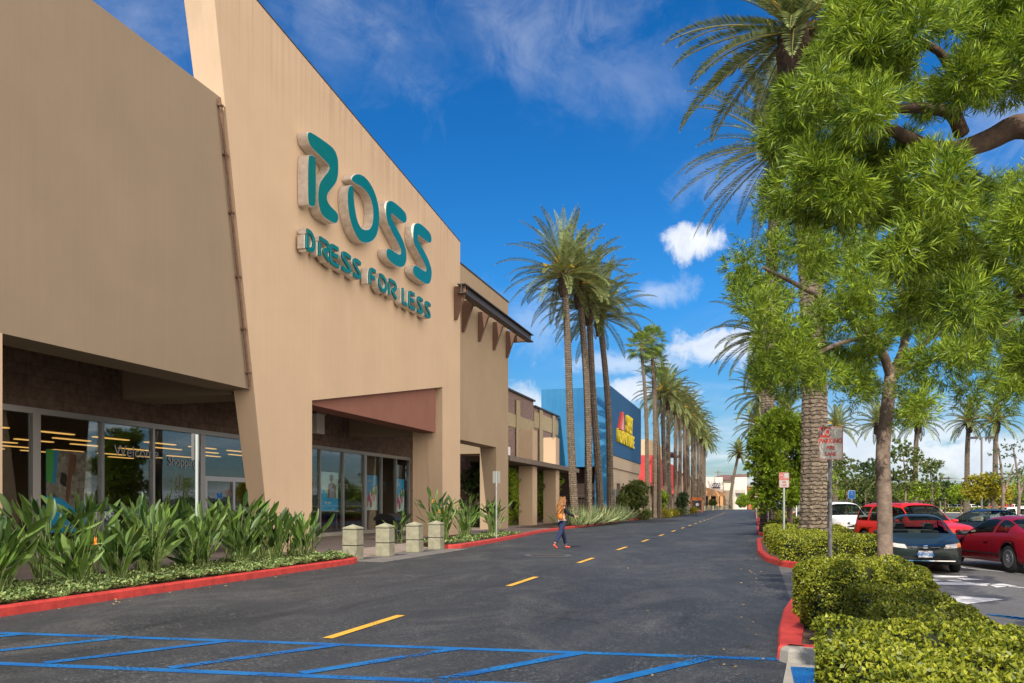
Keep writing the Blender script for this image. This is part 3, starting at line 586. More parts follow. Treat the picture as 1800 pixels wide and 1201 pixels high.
def zq(u, v): p = AX(500+u/3.246, 210+v/3.246, XF); return (p.y, p.z)
big = [
 [(133, 205), (152, 200), (173, 213), (180, 240), (178, 488), (166, 502), (145, 497), (133, 478)],
 [(130, 85), (134, 72), (150, 69), (268, 150), (295, 188), (309, 245), (305, 335), (288, 375), (238, 432), (248, 480), (303, 532), (309, 562), (302, 590), (284, 597), (222, 560), (197, 510), (189, 440), (196, 372), (216, 335), (264, 278), (238, 243), (148, 158), (133, 115)],
 [(377, 342), (395, 315), (425, 308), (462, 328), (500, 380), (528, 450), (543, 540), (535, 640), (512, 690), (470, 710), (430, 700), (388, 625), (364, 530), (358, 430), (366, 382), (384, 372), (394, 392), (396, 470), (412, 570), (436, 622), (468, 632), (494, 618), (506, 575), (506, 505), (488, 440), (448, 390), (402, 368)],
 [(578, 480), (596, 461), (622, 466), (688, 525), (698, 560), (694, 590), (677, 594), (622, 544), (608, 538), (610, 566), (658, 650), (688, 718), (698, 785), (690, 832), (668, 848), (628, 835), (590, 800), (580, 765), (584, 738), (600, 734), (648, 770), (665, 768), (664, 735), (602, 625), (578, 560)],
 [(734, 612), (750, 589), (776, 592), (830, 643), (841, 680), (836, 706), (819, 705), (770, 665), (758, 662), (762, 692), (812, 775), (838, 845), (841, 890), (832, 935), (814, 944), (780, 926), (742, 896), (731, 865), (736, 836), (752, 829), (793, 864), (810, 866), (807, 838), (760, 752), (734, 700)]]
for o_ in big: letter([zq(*p) for p in o_], sg)
# small line: strokes on a baseline that follows the wall
STR = {'D': ([(.0, .02), (.0, .78)], [(-.02, 1), (.35, 1), (.62, .72), (.62, .3), (.38, .03), (.0, .03)]),
 'R': ([(.0, 0), (.0, .76)], [(0, 1), (.5, 1), (.62, .85), (.6, .62), (.28, .45), (.3, .3), (.65, .02)]),
 'E': ([(.55, 1), (.05, 1), (.0, .9), (.0, .12), (.08, .0), (.58, .0)], [(.1, .52), (.48, .52)]),
 'S': ([(.62, .93), (.3, 1), (.04, .93), (.06, .72), (.3, .5), (.56, .28), (.56, .07), (.3, 0), (0, .06)],),
 'F': ([(.58, 1), (.0, 1), (.0, .0)], [(.1, .52), (.48, .52)]),
 'O': ([(.1, .95), (.32, 1), (.62, .75), (.62, .25), (.34, .0), (.05, .25), (.05, .72)],),
 'L': ([(0, 1), (0, .06), (.06, 0), (.55, 0)],)}
def stroke_letter(p, wd, parent, xo):
    p = chaik(p, 3, False); n = len(p)
    def sweep(xc, dx, w_):
        mb = MB(); vs = []
        for i in range(n):
            a = p[max(i-1, 0)]; b = p[min(i+1, n-1)]; d = Vector((b[0]-a[0], b[1]-a[1])).normalized(); e = .35 if i in (0, n-1) else 1
            for k in range(12):
                t = 2*math.pi*k/12; c_, s_ = math.cos(t), math.sin(t); q = w_*math.copysign(abs(s_)**.6, s_)*(.8 if e < 1 else 1); vs.append((xc+dx*math.copysign(abs(c_)**.45, c_), p[i][0]-d.y*q, p[i][1]+d.x*q))
        return mb.add(vs, [(i*12+k, i*12+(k+1) % 12, (i+1)*12+(k+1) % 12, (i+1)*12+k) for i in range(n-1) for k in range(12)]+[tuple(range(12)), tuple(range((n-1)*12, n*12))])
    L = sweep(-13.79+xo, .15, wd).build('letter', m_silver, parent); sweep(-13.62+xo, .035, wd*.86).build('letter_face', m_teal, L)
ss = place('smaller teal letters in a row below the big store name', 'wall sign', (-13.8, 31, 6.9), 'wall_sign')
T0, B0 = zq(118, 612), zq(118, 752); T1, B1 = zq(830, 1042), zq(830, 1146)
for ch, u in zip('DRESSFORLESS', (118, 190, 255, 318, 385, 478, 530, 590, 668, 705, 752, 797)):
    we = zq(u+dict(zip((118, 190, 255, 318, 385, 478, 530, 590, 668, 705, 752, 797), (50, 62, 58, 60, 50, 44, 52, 46, 34, 40, 36, 36)))[u], 700+.55*(u-118))[0]
    y0 = zq(u, 700+.55*(u-118))[0]; t = (y0-B0[0])/(B1[0]-B0[0]); zb = B0[1]+(B1[1]-B0[1])*t; zt = T0[1]+(T1[1]-T0[1])*t; hh = zt-zb-.2; wd = .092; ww = max(.34, (we-y0-.12)/.64)
    for j, s_ in enumerate(STR[ch]):
        pts = [(y0+.11+p[0]*ww, zb+.1+p[1]*hh) for p in s_]
        stroke_letter(pts, wd, ss, .008*j)
# ---------------- brick wing, canopy and piers beyond
bb = place('mauve brick wing with tan bands behind a flat canopy and two piers', 'building', (-17.5, 62, 0), 'brick_building')
MB().box(-26, -17.5, 50, 65.6, .13, 9.95).build('wall', m_brick, bb); MB().box(-26, -17.5, 65.6, 74.3, .13, 9.55).build('wall', m_brick, bb)
t_ = MB(); t_.box(-17.49, -17.44, 50, 65.55, 7.35, 8.35); t_.box(-17.49, -17.44, 65.65, 74.3, 7.9, 9.2)
for y in (53, 60.2, 67.2, 71.8): t_.box(-17.43, -17.36, y, y+1.0, 3, 9.5)
t_.build('tan_band', m_bricktan, bb)
c_ = MB(); c_.box(-26, -17.3, 50, 65.58, 9.96, 10.08); c_.box(-26, -17.3, 65.62, 74.3, 9.56, 9.68); c_.build('coping', m_dark, bb)
MB().box(-17.42, -14.5, 48.8, 69.5, 4.28, 4.6).build('canopy', mat('canopy_brown', (.17, .135, .11), .9, .1, 2), bb)
for y0, y1 in ((56.0, 57.25), (63.0, 64.2)): 
    MB().box(-16.0, -15.0, y0, y1, .13, 4.27).build('pier', m_peach, bb); MB().box(-16.0, -15.0, y0, y1, 4.61, 6.8).build('pier', m_peach, bb)
ul = place('small white floodlight box on the canopy roof', 'floodlight', (-15.6, 51.3, 4.6), 'floodlight'); MB().box(-15.8, -15.3, 51, 51.6, 4.75, 5.3).build('housing', m_white, ul, bevel=.03); MB().tube([(-15.6, 51.3, 4.6), (-15.6, 51.3, 4.76)], .06, 8).build('bracket', m_dark, ul)
# ---------------- blue store
m_bl = mat('blue_paint_wall', (.012, .14, .34), .7, vs=.22, col2=(.04, .23, .42), bump=.1, bs=8, streak=.12); m_bd = mat('deep_blue_panel', (.003, .075, .20), .65, .08, .5, streak=.06)
bs_ = place('blue corner store with red and yellow sign letters above a beige arcade', 'building', (-13, 84, 0), 'blue_building')
MB().box(-19.1, -12.85, 74.45, 95, 5.0, 12.2).build('parapet_box', m_bl, bs_)
yz(MB(), [(74.43, 6.15), (95.1, 6.15), (95.1, 12.3), (74.43, 12.3)], -12.84, -12.66).build('sign_panel', m_bd, bs_)
MB().box(-14.1, -12.86, 74.46, 75.7, 0, 4.99).build('pier', m_bl, bs_)
m_bg = mat('beige_wall', (.40, .32, .24), .9, .08, 1, streak=.05)
mb = MB(); ops = ((79.5, 81.6), (84.6, 86.8), (89.6, 91.6))
mb.box(-13.6, -12.9, 75.8, 95, 3.6, 4.98); ys = [75.8]+[v for o2 in ops for v in o2]+[95]
for i in range(0, len(ys), 2): mb.box(-13.6, -12.9, ys[i], ys[i+1], 0, 3.59)
for a_, b_ in ops: mb.box(-13.6, -12.9, a_+.01, b_-.01, 0, 1.0)
MB().box(-12.89, -12.75, 75.8, 95, 4.99, 6.13).build('frieze', m_bg, bs_)
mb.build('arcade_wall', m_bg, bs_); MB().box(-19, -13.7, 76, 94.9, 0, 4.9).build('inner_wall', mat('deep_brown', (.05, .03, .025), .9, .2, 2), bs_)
gt = place('dark slatted gate between the palms in the blue store recess', 'gate', (-16, 76, 0), 'gate'); g = MB()
for i in range(12): g.tube([(-18.2+i*.33, 75.7, .13), (-18.2+i*.33, 75.7, 2.4)], .03, 6)
g.box(-18.3, -14.4, 75.66, 75.74, 2.35, 2.45); g.box(-18.3, -14.4, 75.66, 75.74, .3, .4); g.build('bars', m_dark, gt)
bsn = place('red A over yellow capitals on the deep blue panel', 'wall sign', (-12.6, 84, 8), 'wall_sign')
m_sy = mat('yellow_letter', (.80, .62, .01), .4); m_sr = mat('red_letter', (.62, .07, .05), .4)
def fq(u, v): p = AX(1070+u/13.343, 710+v/13.343, -12.55); return (p.y, p.z)
a_ = [fq(*p) for p in ((213, 610), (300, 190), (330, 190), (352, 640))]; mb = MB(); mb.prism([(-12.45, y, z) for y, z in a_], [(-12.66, y, z) for y, z in a_]); lt = mb.build('letter', m_sr, bsn)
a2 = [fq(*p) for p in ((270, 600), (318, 300), (330, 620))]; MB().prism([(-12.43, y, z) for y, z in a2], [(-12.452, y, z) for y, z in a2]).build('letter_face', mat('pink_face', (.65, .33, .33), .5), lt)
yA, zA = fq(350, 480); yB, zB = fq(600, 620); s_ = text_mesh('SHLEY', (zA-fq(350, 640)[1])*1.7*2, m_sy, 'letters', bsn, face_m((-12.55, (yA+yB)/2, (zA+zB)/2+.15), (0, 1, 0)), .1, .07, .62)
yA, zA = fq(215, 755); yB, zB = fq(575, 925); s_ = text_mesh('FURNITURE', 1.75, m_sy, 'letters', bsn, face_m((-12.55, (yA+yB)/2, (zA+zB)/2), (0, 1, 0)), .1, .05, (yB-yA)/8.6)
# ---------------- red store, far stores and shops closing the street
rb = place('tan and red store behind the far row of palms', 'building', (-14, 130, 0), 'red_building')
m_redw = mat('red_wall', (.55, .055, .05), .75, .08, 1); m_cream = mat('cream_wall', (.62, .45, .28), .9, .06, 1); m_wall = mat('white_wall', (.66, .60, .52), .9, .06, 1)
MB().box(-26, -14.2, 116, 150, .1, 4.5).build('wall', m_bg, rb); MB().box(-26, -14.0, 115.9, 150, 4.51, 8.4).build('red_band', m_redw, rb); MB().box(-26, -14.3, 116, 146, 8.41, 10.6).build('upper_wall', m_cream, rb)
MB().prism([(-14.0, 115.9, 4.4), (-12.9, 115.9, 3.3), (-12.9, 150, 3.3), (-14.0, 150, 4.4)], [(-14.0, 115.9, 4.25), (-12.9, 115.9, 3.15), (-12.9, 150, 3.15), (-14.0, 150, 4.25)]).build('awning', m_redw, rb)
for y in (122, 130, 138): MB().box(-14.19, -14.12, y, y+4, .2, 3).build('window', m_black, rb)
MB().box(-15.5, -13.0, 136, 148, 9.7, 10.0).build('trellis', m_dark, rb)
lb_ = place('long low beige shop row beyond the red store', 'building', (-15, 190, 0), 'shop_row'); MB().box(-26, -14.6, 151, 232, .1, 7.5).build('wall', m_bg, lb_)
for k in range(9): MB().box(-14.59, -14.5, 154+k*8.4, 158+k*8.4, .2, 3.3).build('window', m_black, lb_)
MB().box(-26, -14.3, 151, 232, 7.51, 7.8).build('coping', m_dark, lb_)
def Y_(px, Y): a = (px-900)/1460; return Y*(math.cos(TH)*a-math.sin(TH))/(math.sin(TH)*a+math.cos(TH))
def zY(px, py, Y): a = (px-900)/1460; Z = Y/(math.sin(TH)*a+math.cos(TH)); return H+(886-py)/1460*Z
YE = 256
fs_ = place('cream shop with orange arcade and dark boxed sign at the street end', 'building', (Y_(1250, YE), YE, 0), 'arcade_shop')
x0, x1 = Y_(1225, YE), Y_(1270, YE); zt = zY(1250, 839, YE)
MB().box(x0-12, x1, YE, YE+20, 0, zt).build('wall', m_wall, fs_)
m_or = mat('orange_stucco', (.55, .28, .12), .9, .08, 1); zo = zY(1250, 861, YE); zo2 = zY(1250, 872, YE)
mb = MB(); mb.prism([(x0-4, YE-4, zo2), (x1+.6, YE-4, zo2), (x1+.6, YE-4, zo2+.9), (x0+3, YE-4, zo+.6), (x0-4, YE-4, zo+.6)], [(x0-4, YE-.02, zo2), (x1+.6, YE-.02, zo2), (x1+.6, YE-.02, zo2+.9), (x0+3, YE-.02, zo+.6), (x0-4, YE-.02, zo+.6)])
for px in (1231, 1248, 1262, 1269): xx = Y_(px, YE); mb.box(xx-.4, xx+.5, YE-3.98, YE-3.1, 0, zo2-.01)
mb.build('arcade', m_or, fs_); MB().box(x0, x1-.3, YE-.12, YE-.03, .1, zo2-.3).build('shop_glass', m_black, fs_)
sb = place('dark box sign with pale capitals on the cream shop', 'wall sign', (Y_(1259, YE), YE-.2, zY(1259, 853, YE)), 'wall_sign')
xs0, xs1 = Y_(1252.5, YE), Y_(1266, YE); zs0, zs1 = zY(1259, 858, YE), zY(1259, 849.5, YE)
MB().box(xs0, xs1, YE-.3, YE-.01, zs0, zs1).build('box', m_dark, sb); text_mesh('DAVIS', (zs1-zs0)*.95, m_white, 'lettering', sb, face_m(((xs0+xs1)/2, YE-.33, (zs0+zs1)/2), (1, 0, 0)), .02, .03, .8)
wb = place('white shop with brown tiled roof behind the lone far palm', 'building', (Y_(1285, YE), YE+4, 0), 'white_shop'); x0, x1 = Y_(1270.5, YE+4), Y_(1313, YE+4); zt = zY(1285, 844, YE+4)
MB().box(x0, x1-3.6, YE+4, YE+24, 0, zt).build('wall', m_wall, wb)
zr = zY(1285, 834, YE+4); MB().prism([(x0-5, YE+3, zt+.02), (x1-2.6, YE+3, zt+.02), (x1-4.4, YE+9, zr), (x0-1, YE+9, zr)], [(x0-5, YE+25, zt+.02), (x1-2.6, YE+25, zt+.02), (x1-4.4, YE+19, zr), (x0-1, YE+19, zr)]).build('roof', mat('brown_tile', (.17, .09, .08), .9, .2, 2), wb)
MB().box(x1-3.55, x1, YE+2, YE+24, 0, zr-.9).build('tower', m_wall, wb); MB().lathe([(2.6, 0), (2.7, .25), (2.0, .7), (.2, 1.0)], 20, (x1-1.9, YE+5, zr-.88)).build('tower_roof', MATS['brown_tile'], wb)
bl = MB(); bl.box(x1-3.3, x1-.6, YE+1, YE+1.99, zY(1300, 868, YE), zY(1300, 867, YE))
for i in range(9): bl.tube([(x1-3.3+i*.33, YE+1.03, zY(1300, 867, YE)), (x1-3.3+i*.33, YE+1.03, zY(1300, 861, YE))], .05, 5)
bl.build('balcony', m_dark, wb); MB().box(x0+.3, x0+2.6, YE+1, YE+3.9, 0, zY(1278, 862, YE)).build('porch_pier', m_tan, wb)
rd = place('red brick shop end partly hidden by the far trees', 'building', (Y_(1318, YE), YE+6, 0), 'red_brick_shop'); MB().box(Y_(1313.4, YE+6), Y_(1345, YE+6), YE+6, YE+20, 0, zY(1318, 856, YE+6)).build('wall', mat('orange_brick', (.45, .13, .07), .9, .2, 2), rd); MB().box(Y_(1313.4, YE+6), Y_(1345, YE+6)+.3, YE+5.8, YE+20.2, zY(1318, 856, YE+6)+.01, zY(1318, 856, YE+6)+.4).build('coping', m_tan, rd)
# ---------------------------------------------------------------- vegetation
def palmbark():
    m = bpy.data.materials.new('palm_bark'); m.use_nodes = True; t = m.node_tree; n = t.nodes; b = n['Principled BSDF']; b.inputs['Roughness'].default_value = .95; L = t.links
    g = n.new('ShaderNodeTexCoord'); s = n.new('ShaderNodeSeparateXYZ'); L.new(g.outputs['Normal'], s.inputs[0]); s2 = n.new('ShaderNodeSeparateXYZ'); L.new(g.outputs['Object'], s2.inputs[0])
    at = n.new('ShaderNodeMath'); at.operation = 'ARCTAN2'; L.new(s.outputs[1], at.inputs[0]); L.new(s.outputs[0], at.inputs[1])
    cb = n.new('ShaderNodeCombineXYZ'); L.new(at.outputs[0], cb.inputs[0]); L.new(s2.outputs[2], cb.inputs[1])
    nz = n.new('ShaderNodeTexNoise'); nz.inputs['Scale'].default_value = 5; nz.inputs['Detail'].default_value = 6; L.new(g.outputs['Object'], nz.inputs['Vector'])
    av = n.new('ShaderNodeVectorMath'); av.operation = 'MULTIPLY_ADD'; L.new(nz.outputs[1], av.inputs[0]); av.inputs[1].default_value = (.9, .16, 0); L.new(cb.outputs[0], av.inputs[2])
    br = n.new('ShaderNodeTexBrick'); br.inputs['Scale'].default_value = 1; br.inputs['Brick Width'].default_value = .785; br.inputs['Row Height'].default_value = .13; br.inputs['Mortar Size'].default_value = .03; br.inputs['Mortar Smooth'].default_value = 1.0
    br.inputs['Color1'].default_value = (.24, .185, .13, 1); br.inputs['Color2'].default_value = (.15, .115, .08, 1); br.inputs['Mortar'].default_value = (.085, .062, .044, 1); L.new(av.outputs[0], br.inputs['Vector'])
    mr = n.new('ShaderNodeMapRange'); mr.inputs[1].default_value = .3; mr.inputs[2].default_value = .7; mr.inputs[3].default_value = .65; mr.inputs[4].default_value = 1.25; n3 = n.new('ShaderNodeTexNoise'); n3.inputs['Scale'].default_value = 16; n3.inputs['Detail'].default_value = 6; L.new(g.outputs['Object'], n3.inputs['Vector']); L.new(n3.outputs[0], mr.inputs[0])
    mx = n.new('ShaderNodeMixRGB'); mx.blend_type = 'MULTIPLY'; mx.inputs[0].default_value = 1; L.new(br.outputs[0], mx.inputs[1]); L.new(mr.outputs[0], mx.inputs[2]); L.new(mx.outputs[0], b.inputs['Base Color'])
    bp = n.new('ShaderNodeBump'); bp.invert = True; bp.inputs['Strength'].default_value = .9; bp.inputs['Distance'].default_value = .05; L.new(br.outputs['Fac'], bp.inputs['Height']); L.new(bp.outputs[0], b.inputs['Normal']); MATS['palm_bark'] = m; return m
m_bark = palmbark()
m_boot = mat('palm_boot', (.07, .045, .03), .95, .5, 10, .6, 40)
m_frond = mat('palm_frond', (.08, .125, .045), .45, col2=(.36, .41, .14), island=1, transl=.25, spec=.35)
m_stalk = mat('palm_stalk', (.62, .34, .03), .6, col2=(.75, .5, .08), island=1)
m_frond_in = mat('young_frond', (.20, .18, .05), .5, col2=(.30, .25, .07), island=1)
m_leaf = mat('fern_pine_leaf', (.030, .085, .010), .42, col2=(.36, .47, .03), island=1, transl=.30, var=.6, vs=2.2, spec=.35)
m_tbark = mat('smooth_bark', (.21, .155, .12), .9, .45, 7, .6, 30)
m_tbark2 = mat('dark_bark', (.11, .07, .05), .9, .45, 9, .6, 30)
m_hedge = mat('hedge_leaf', (.045, .085, .008), .42, col2=(.44, .45, .035), island=1, transl=.25, var=.6, vs=2.6, spec=.4)
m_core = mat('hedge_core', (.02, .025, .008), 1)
def palm_trunk(h, r0, r1, lean, seed, fine=1):
    """trunk with rows of cut frond stubs: (mesh verts, faces)"""
    r = random.Random(seed); step = .16 if fine else .5; n = 18 if fine else 9; m = int(h/step); vs = []; fs = []
    for i in range(m+1):
        t = i/m; z = h*t; rad = r0+(r1-r0)*t+ (.10*math.exp(-z*1.6))
        cx = lean[0]*t**1.6+.10*math.sin(t*5+seed); cy = lean[1]*t**1.6
        for k in range(n):
            a = 2*math.pi*(k+.5*(i % 2))/n; q = rad*(1+(.11 if (k+i) % 2 else -.05)+r.uniform(-.035, .035)) if fine else rad*(1+.1*(i % 2))
            vs.append((cx+q*math.cos(a), cy+q*math.sin(a), z+(.035 if fine and k % 2 else 0)))
    for i in range(m):
        for k in range(n):
            k1 = (k+1) % n
            if i % 2: fs += [(i*n+k, i*n+k1, (i+1)*n+k1), (i*n+k, (i+1)*n+k1, (i+1)*n+k)]
            else: fs += [(i*n+k, i*n+k1, (i+1)*n+k), (i*n+k1, (i+1)*n+k1, (i+1)*n+k)]
    return vs, fs, (lean[0]+.10*math.sin(5+seed), lean[1], h)
def fronds(n, L, seed, wid=.055, lf=.50, nl=58, emin=-32, emax=86, droop=.58):
    r = np.random.default_rng(seed); V = []; F = []; RV = []
    for i in range(n):
        az = i*2.39996+r.uniform(-.25, .25); el = R(emax-(emax-emin)*(i/(n-1))**1.05+r.uniform(-5, 5)); ln = L*r.uniform(.86, 1.08)
        s = np.linspace(0, 1, 15); p = np.zeros((15, 3)); e = el; hd = np.array((math.cos(az), math.sin(az)))
        for k in range(1, 15):
            p[k, :2] = p[k-1, :2]+hd*math.cos(e)*ln/14; p[k, 2] = p[k-1, 2]+math.sin(e)*ln/14
            e -= droop*R(3.0+5.4*(k/14)**1.4*2)*max(.05, math.cos(min(1.5, max(e, R(-60)))))**.7 if e > R(-80) else 0
        RV.append(p)
        t = np.linspace(.12, .995, nl); ti = t*14; i0 = np.minimum(ti.astype(int), 13); fr_ = (ti-i0)[:, None]
        base = p[i0]*(1-fr_)+p[i0+1]*fr_; tan = nrm(p[i0+1]-p[i0]); side = np.array((-math.sin(az), math.cos(az), 0)); upv = nrm(np.cross(tan, side)*-1); upv = np.where(upv[:, 2:3] < 0, -upv, upv)
        ll = lf*(np.sin(np.pi*np.clip(t*.92+.1, 0, 1))**.55)[:, None]*r.uniform(.9, 1.1, (nl, 1))
        for sg_ in (-1, 1):
            d = nrm(side*sg_*.80+tan*.62+upv*r.uniform(.28, .48, (nl, 1))); wv = nrm(np.cross(d, upv))*wid*.5
            q = np.stack([base-wv*.6, base+d*ll*.5-wv+0*ll, base+d*ll-np.array((0, 0, .05)), base+d*ll*.5+wv], 1); b = len(V)*0
            V.append(q.reshape(-1, 3))
    V = np.concatenate(V); F = np.arange(len(V)).reshape(-1, 4)
    rv = []; rf = []
    for p in RV:                           # rachis ribbons (three-sided)
        b = len(rv)
        for k in range(15):
            w_ = .045*(1-k/15)+.008; d = p[min(k+1, 14)]-p[max(k-1, 0)]; d = d/np.linalg.norm(d); s_ = np.cross(d, (0, 0, 1)); s_ = s_/max(np.linalg.norm(s_), 1e-3); rv += [tuple(p[k]+s_*w_), tuple(p[k]-s_*w_), tuple(p[k]+np.array((0, 0, -w_*1.2)))]
        for k in range(14):
            for j in range(3): rf.append((b+k*3+j, b+k*3+(j+1) % 3, b+k*3+3+(j+1) % 3, b+k*3+3+j))
    return V, F, np.array(rv), np.array(rf)
def add_crown(o, top, n, L, seed, **k):
    V, F, rv, rf = fronds(n, L, seed, **k); T = np.array(top)
    npmesh('fronds', V+T, F, m_frond, o); npmesh('frond_stems', rv+T, rf, m_frond_in, o)
def add_boot(o, top, r0, h, seed):
    mb = MB(); rr = random.Random(seed); prof = []
    m = 9; n = 16; vs = []
    for i in range(m+1):
        t = i/m; rad = r0*(1.0+.75*math.sin(math.pi*min(1, t*.62+.12))**1.2)
        for k in range(n):
            a = 2*math.pi*(k+.5*(i % 2))/n; q = rad*(1+rr.uniform(-.14, .2)); vs.append((top[0]+q*math.cos(a), top[1]+q*math.sin(a), top[2]-h+h*1.12*t))
    mb.add(vs, [(i*n+k, i*n+(k+1) % n, (i+1)*n+(k+1) % n, (i+1)*n+k) for i in range(m) for k in range(n)]+[tuple(range(m*n, m*n+n))]); mb.build('boot', m_boot, o)
    st_ = MB()
    for i in range(16):
        a = rr.uniform(0, 6.28); ln = rr.uniform(.7, 1.5); e = rr.uniform(.2, 1.3); c = Vector((top[0], top[1], top[2]+.1)); d = Vector((math.cos(a)*math.cos(e), math.sin(a)*math.cos(e), math.sin(e)))
        st_.tube([c+d*.2, c+d*ln*.6, c+d*ln+Vector((0, 0, -.1))], [.05, .035, .03], 4)
        for j in range(6): q = c+d*ln+Vector((rr.uniform(-.25, .25), rr.uniform(-.25, .25), rr.uniform(-.3, .1))); st_.tube([c+d*ln*.7, q], [.02, .03], 3)
    st_.build('fruit_stalk', m_stalk, o)
def date_palm(loc, h, label, group, seed, lean=(0, 0), r0=.30, r1=.24, n=58, L=4.4, fine=1, cat='palm tree', **k):
    o = thing('date_palm', label, cat, loc, 0, group); vs, fs, top = palm_trunk(h, r0, r1, lean, seed, fine)
    MB().add(vs, fs).build('trunk', m_bark, o, fixn=False); add_boot(o, top, r1, 1.5, seed); add_crown(o, top, n, L, seed, **k); return o
# four tall palms beside the canopy
for (bx, tx, ty, Z, lab, sd) in ((1010, 988, 484, 57, 'leftmost and most forward of four tall date palms beside the canopy', 3), (1036, 1019, 506, 60, 'second tall date palm from the canopy, in front of the blue wall', 5),
                         (1053, 1034, 538, 63, 'third tall date palm from the canopy, in front of the blue pier', 8), (1075, 1054, 558, 66, 'rightmost of four tall date palms, beside the blue store corner', 11)):
    b = P(bx, 886, Z); t = P(tx, ty, Z); date_palm((b.x, b.y, .1), t.z-.1, lab, 'tall date palms in front of the blue store', sd, (t.x-b.x, t.y-b.y), .26, .20, 50, 4.8, emin=-22, droop=.54)
# long row of palms down the left kerb
rowd = [(1166, 100, 692), (1174, 108, 702), (1186, 118, 712), (1193, 128, 722), (1202, 138, 728), (1207, 148, 738), (1214, 160, 742), (1219, 172, 752), (1224, 186, 757), (1229, 200, 766), (1232, 216, 774), (1236, 234, 783)]
ordn = ['first', 'second', 'third', 'fourth', 'fifth', 'sixth', 'seventh', 'eighth', 'ninth', 'tenth', 'eleventh', 'last']
protos = []
for i, (px, Z, py) in enumerate(rowd):
    b = P(px+3, 886, Z); t = P(px, py, Z); lab = '%s date palm from the front in the long left kerb row' % ordn[i]
    if i < 4: o = date_palm((b.x, b.y, .1), t.z, lab, 'date palms in the left kerb row', 20+i, (t.x-b.x, 0), .29, .22, 44, 4.5, 1, wid=.07); protos.append((o, t.z))
    else:
        p, ph = protos[(i*3+1) % 4]; copy_tree(p, (b.x, b.y, .1), random.uniform(0, 6.28), lab, (t.z)/ph)
# right-hand palms
rp = [((1431, 28), (1403, 55), 'massive date palm trunk rising from the clipped hedge by the fire lane sign', .40, .34, 4.6, 31), ((1346, 44.5), (1370, 262), 'date palm behind the massive hedge palm, its crown over the road', .33, .27, 6.2, 33),
      ((1352, 56), (1346, 592), 'date palm with low left fronds above the round bright tree', .31, .25, 4.6, 35), ((1345, 96), (1341, 696), 'date palm above the round bright tree, fronds over distant road', .31, .25, 4.6, 37), ((1334, 124), (1332, 748), 'smaller far date palm just left of the round bright tree', .31, .25, 4.4, 39)]
for (b_, t_, lab, r0, r1, L_, sd) in rp:
    b = P(b_[0], 886, b_[1]); t = P(t_[0], t_[1], b_[1]); date_palm((b.x, b.y, .1), t.z-.1, lab, 'date palms on the parking islands', sd, (t.x-b.x, t.y-b.y), r0, r1, 62 if b_[1] < 50 else 50, L_, wid=.065 if b_[1] < 50 else .07, droop=.46 if b_[1] < 50 else .58, lf=.56)
b = P(1284, 886, 215); t = P(1298, 797, 215); date_palm((b.x, b.y, .1), t.z, 'lone small palm leaning right at the far end of the road', None, 41, (t.x-b.x, 0), .42, .30, 46, 4.0, 1, wid=.12)
# skyline palms over the parking lot
sky_p = [(1466, 752, 118, 'skyline palm peeking out right of the massive trunk'), (1547, 745, 124, 'skyline palm just left of the fern pine trunk'), (1607, 744, 124, 'skyline palm just right of the fern pine trunk'), (1698, 742, 122, 'skyline palm left of the double lamp post'), (1748, 742, 118, 'skyline palm right of the double lamp post'), (1384, 735, 105, 'skyline palm top above the round bright tree')]
sp0 = None
for px, py, Z, lab in sky_p:
    b = P(px, 886, Z); t = P(px, py, Z)
    if sp0 is None: o = date_palm((b.x, b.y, 0), t.z, lab, 'skyline palms beyond the parking lot', 51, (.5, 0), .34, .25, 44, 3.9, 1, wid=.10, nl=34); sp0 = (o, t.z)
    else: copy_tree(sp0[0], (b.x, b.y, 0), random.uniform(0, 6.28), lab, t.z/sp0[1])
# fan palms
def fan_palm(loc, h, lab, seed, lean):
    o = thing('fan_palm', lab, 'palm tree', loc, 0, 'thin fan palms'); vs, fs, top = palm_trunk(h, .24, .14, lean, seed, 1); MB().add(vs, fs).build('trunk', m_bark, o, fixn=False)
    r = np.random.default_rng(seed); V = []; st_ = MB()
    for i in range(34):
        az = i*2.4+r.uniform(-.2, .2); el = R(75-125*(i/33)); d = np.array((math.cos(az)*math.cos(el), math.sin(az)*math.cos(el), math.sin(el))); c = np.array(top)+d*1.15; st_.tube([Vector(top), Vector(c)], [.03, .02], 3)
        side = np.array((-math.sin(az), math.cos(az), 0)); nu = np.cross(d, side)
        for j in range(16):
            a = R(-105+210*j/15); q = d*math.cos(a)+side*math.sin(a)+nu*.12; q = q/np.linalg.norm(q); wv = np.cross(q, nu); wv = wv/np.linalg.norm(wv)*.055; ln = .95*(1-.2*abs(j-7.5)/7.5); tip = c+q*ln+np.array((0, 0, -.22))
            V.append([c, c+q*ln*.6+wv, tip, c+q*ln*.6-wv])
    V = np.array(V).reshape(-1, 3); npmesh('fronds', V, np.arange(len(V)).reshape(-1, 4), mat('fan_leaf', (.10, .17, .03), .4, col2=(.30, .38, .07), island=1, transl=.3), o); st_.build('frond_stems', m_frond_in, o); return o
for px, tx, py, Z, lab, sd in ((1140, 1127, 612, 88, 'left of the slim fan palms beside the blue store', 61), (1151, 1147, 600, 90, 'tallest slim fan palm beside the blue store', 62), (1158, 1151, 640, 93, 'shortest slim fan palm, half hidden behind its two neighbours', 63)):
    b = P(px, 886, Z); t = P(tx, py, Z); fan_palm((b.x, b.y, .1), t.z, lab, sd, (t.x-b.x, t.y-b.y))

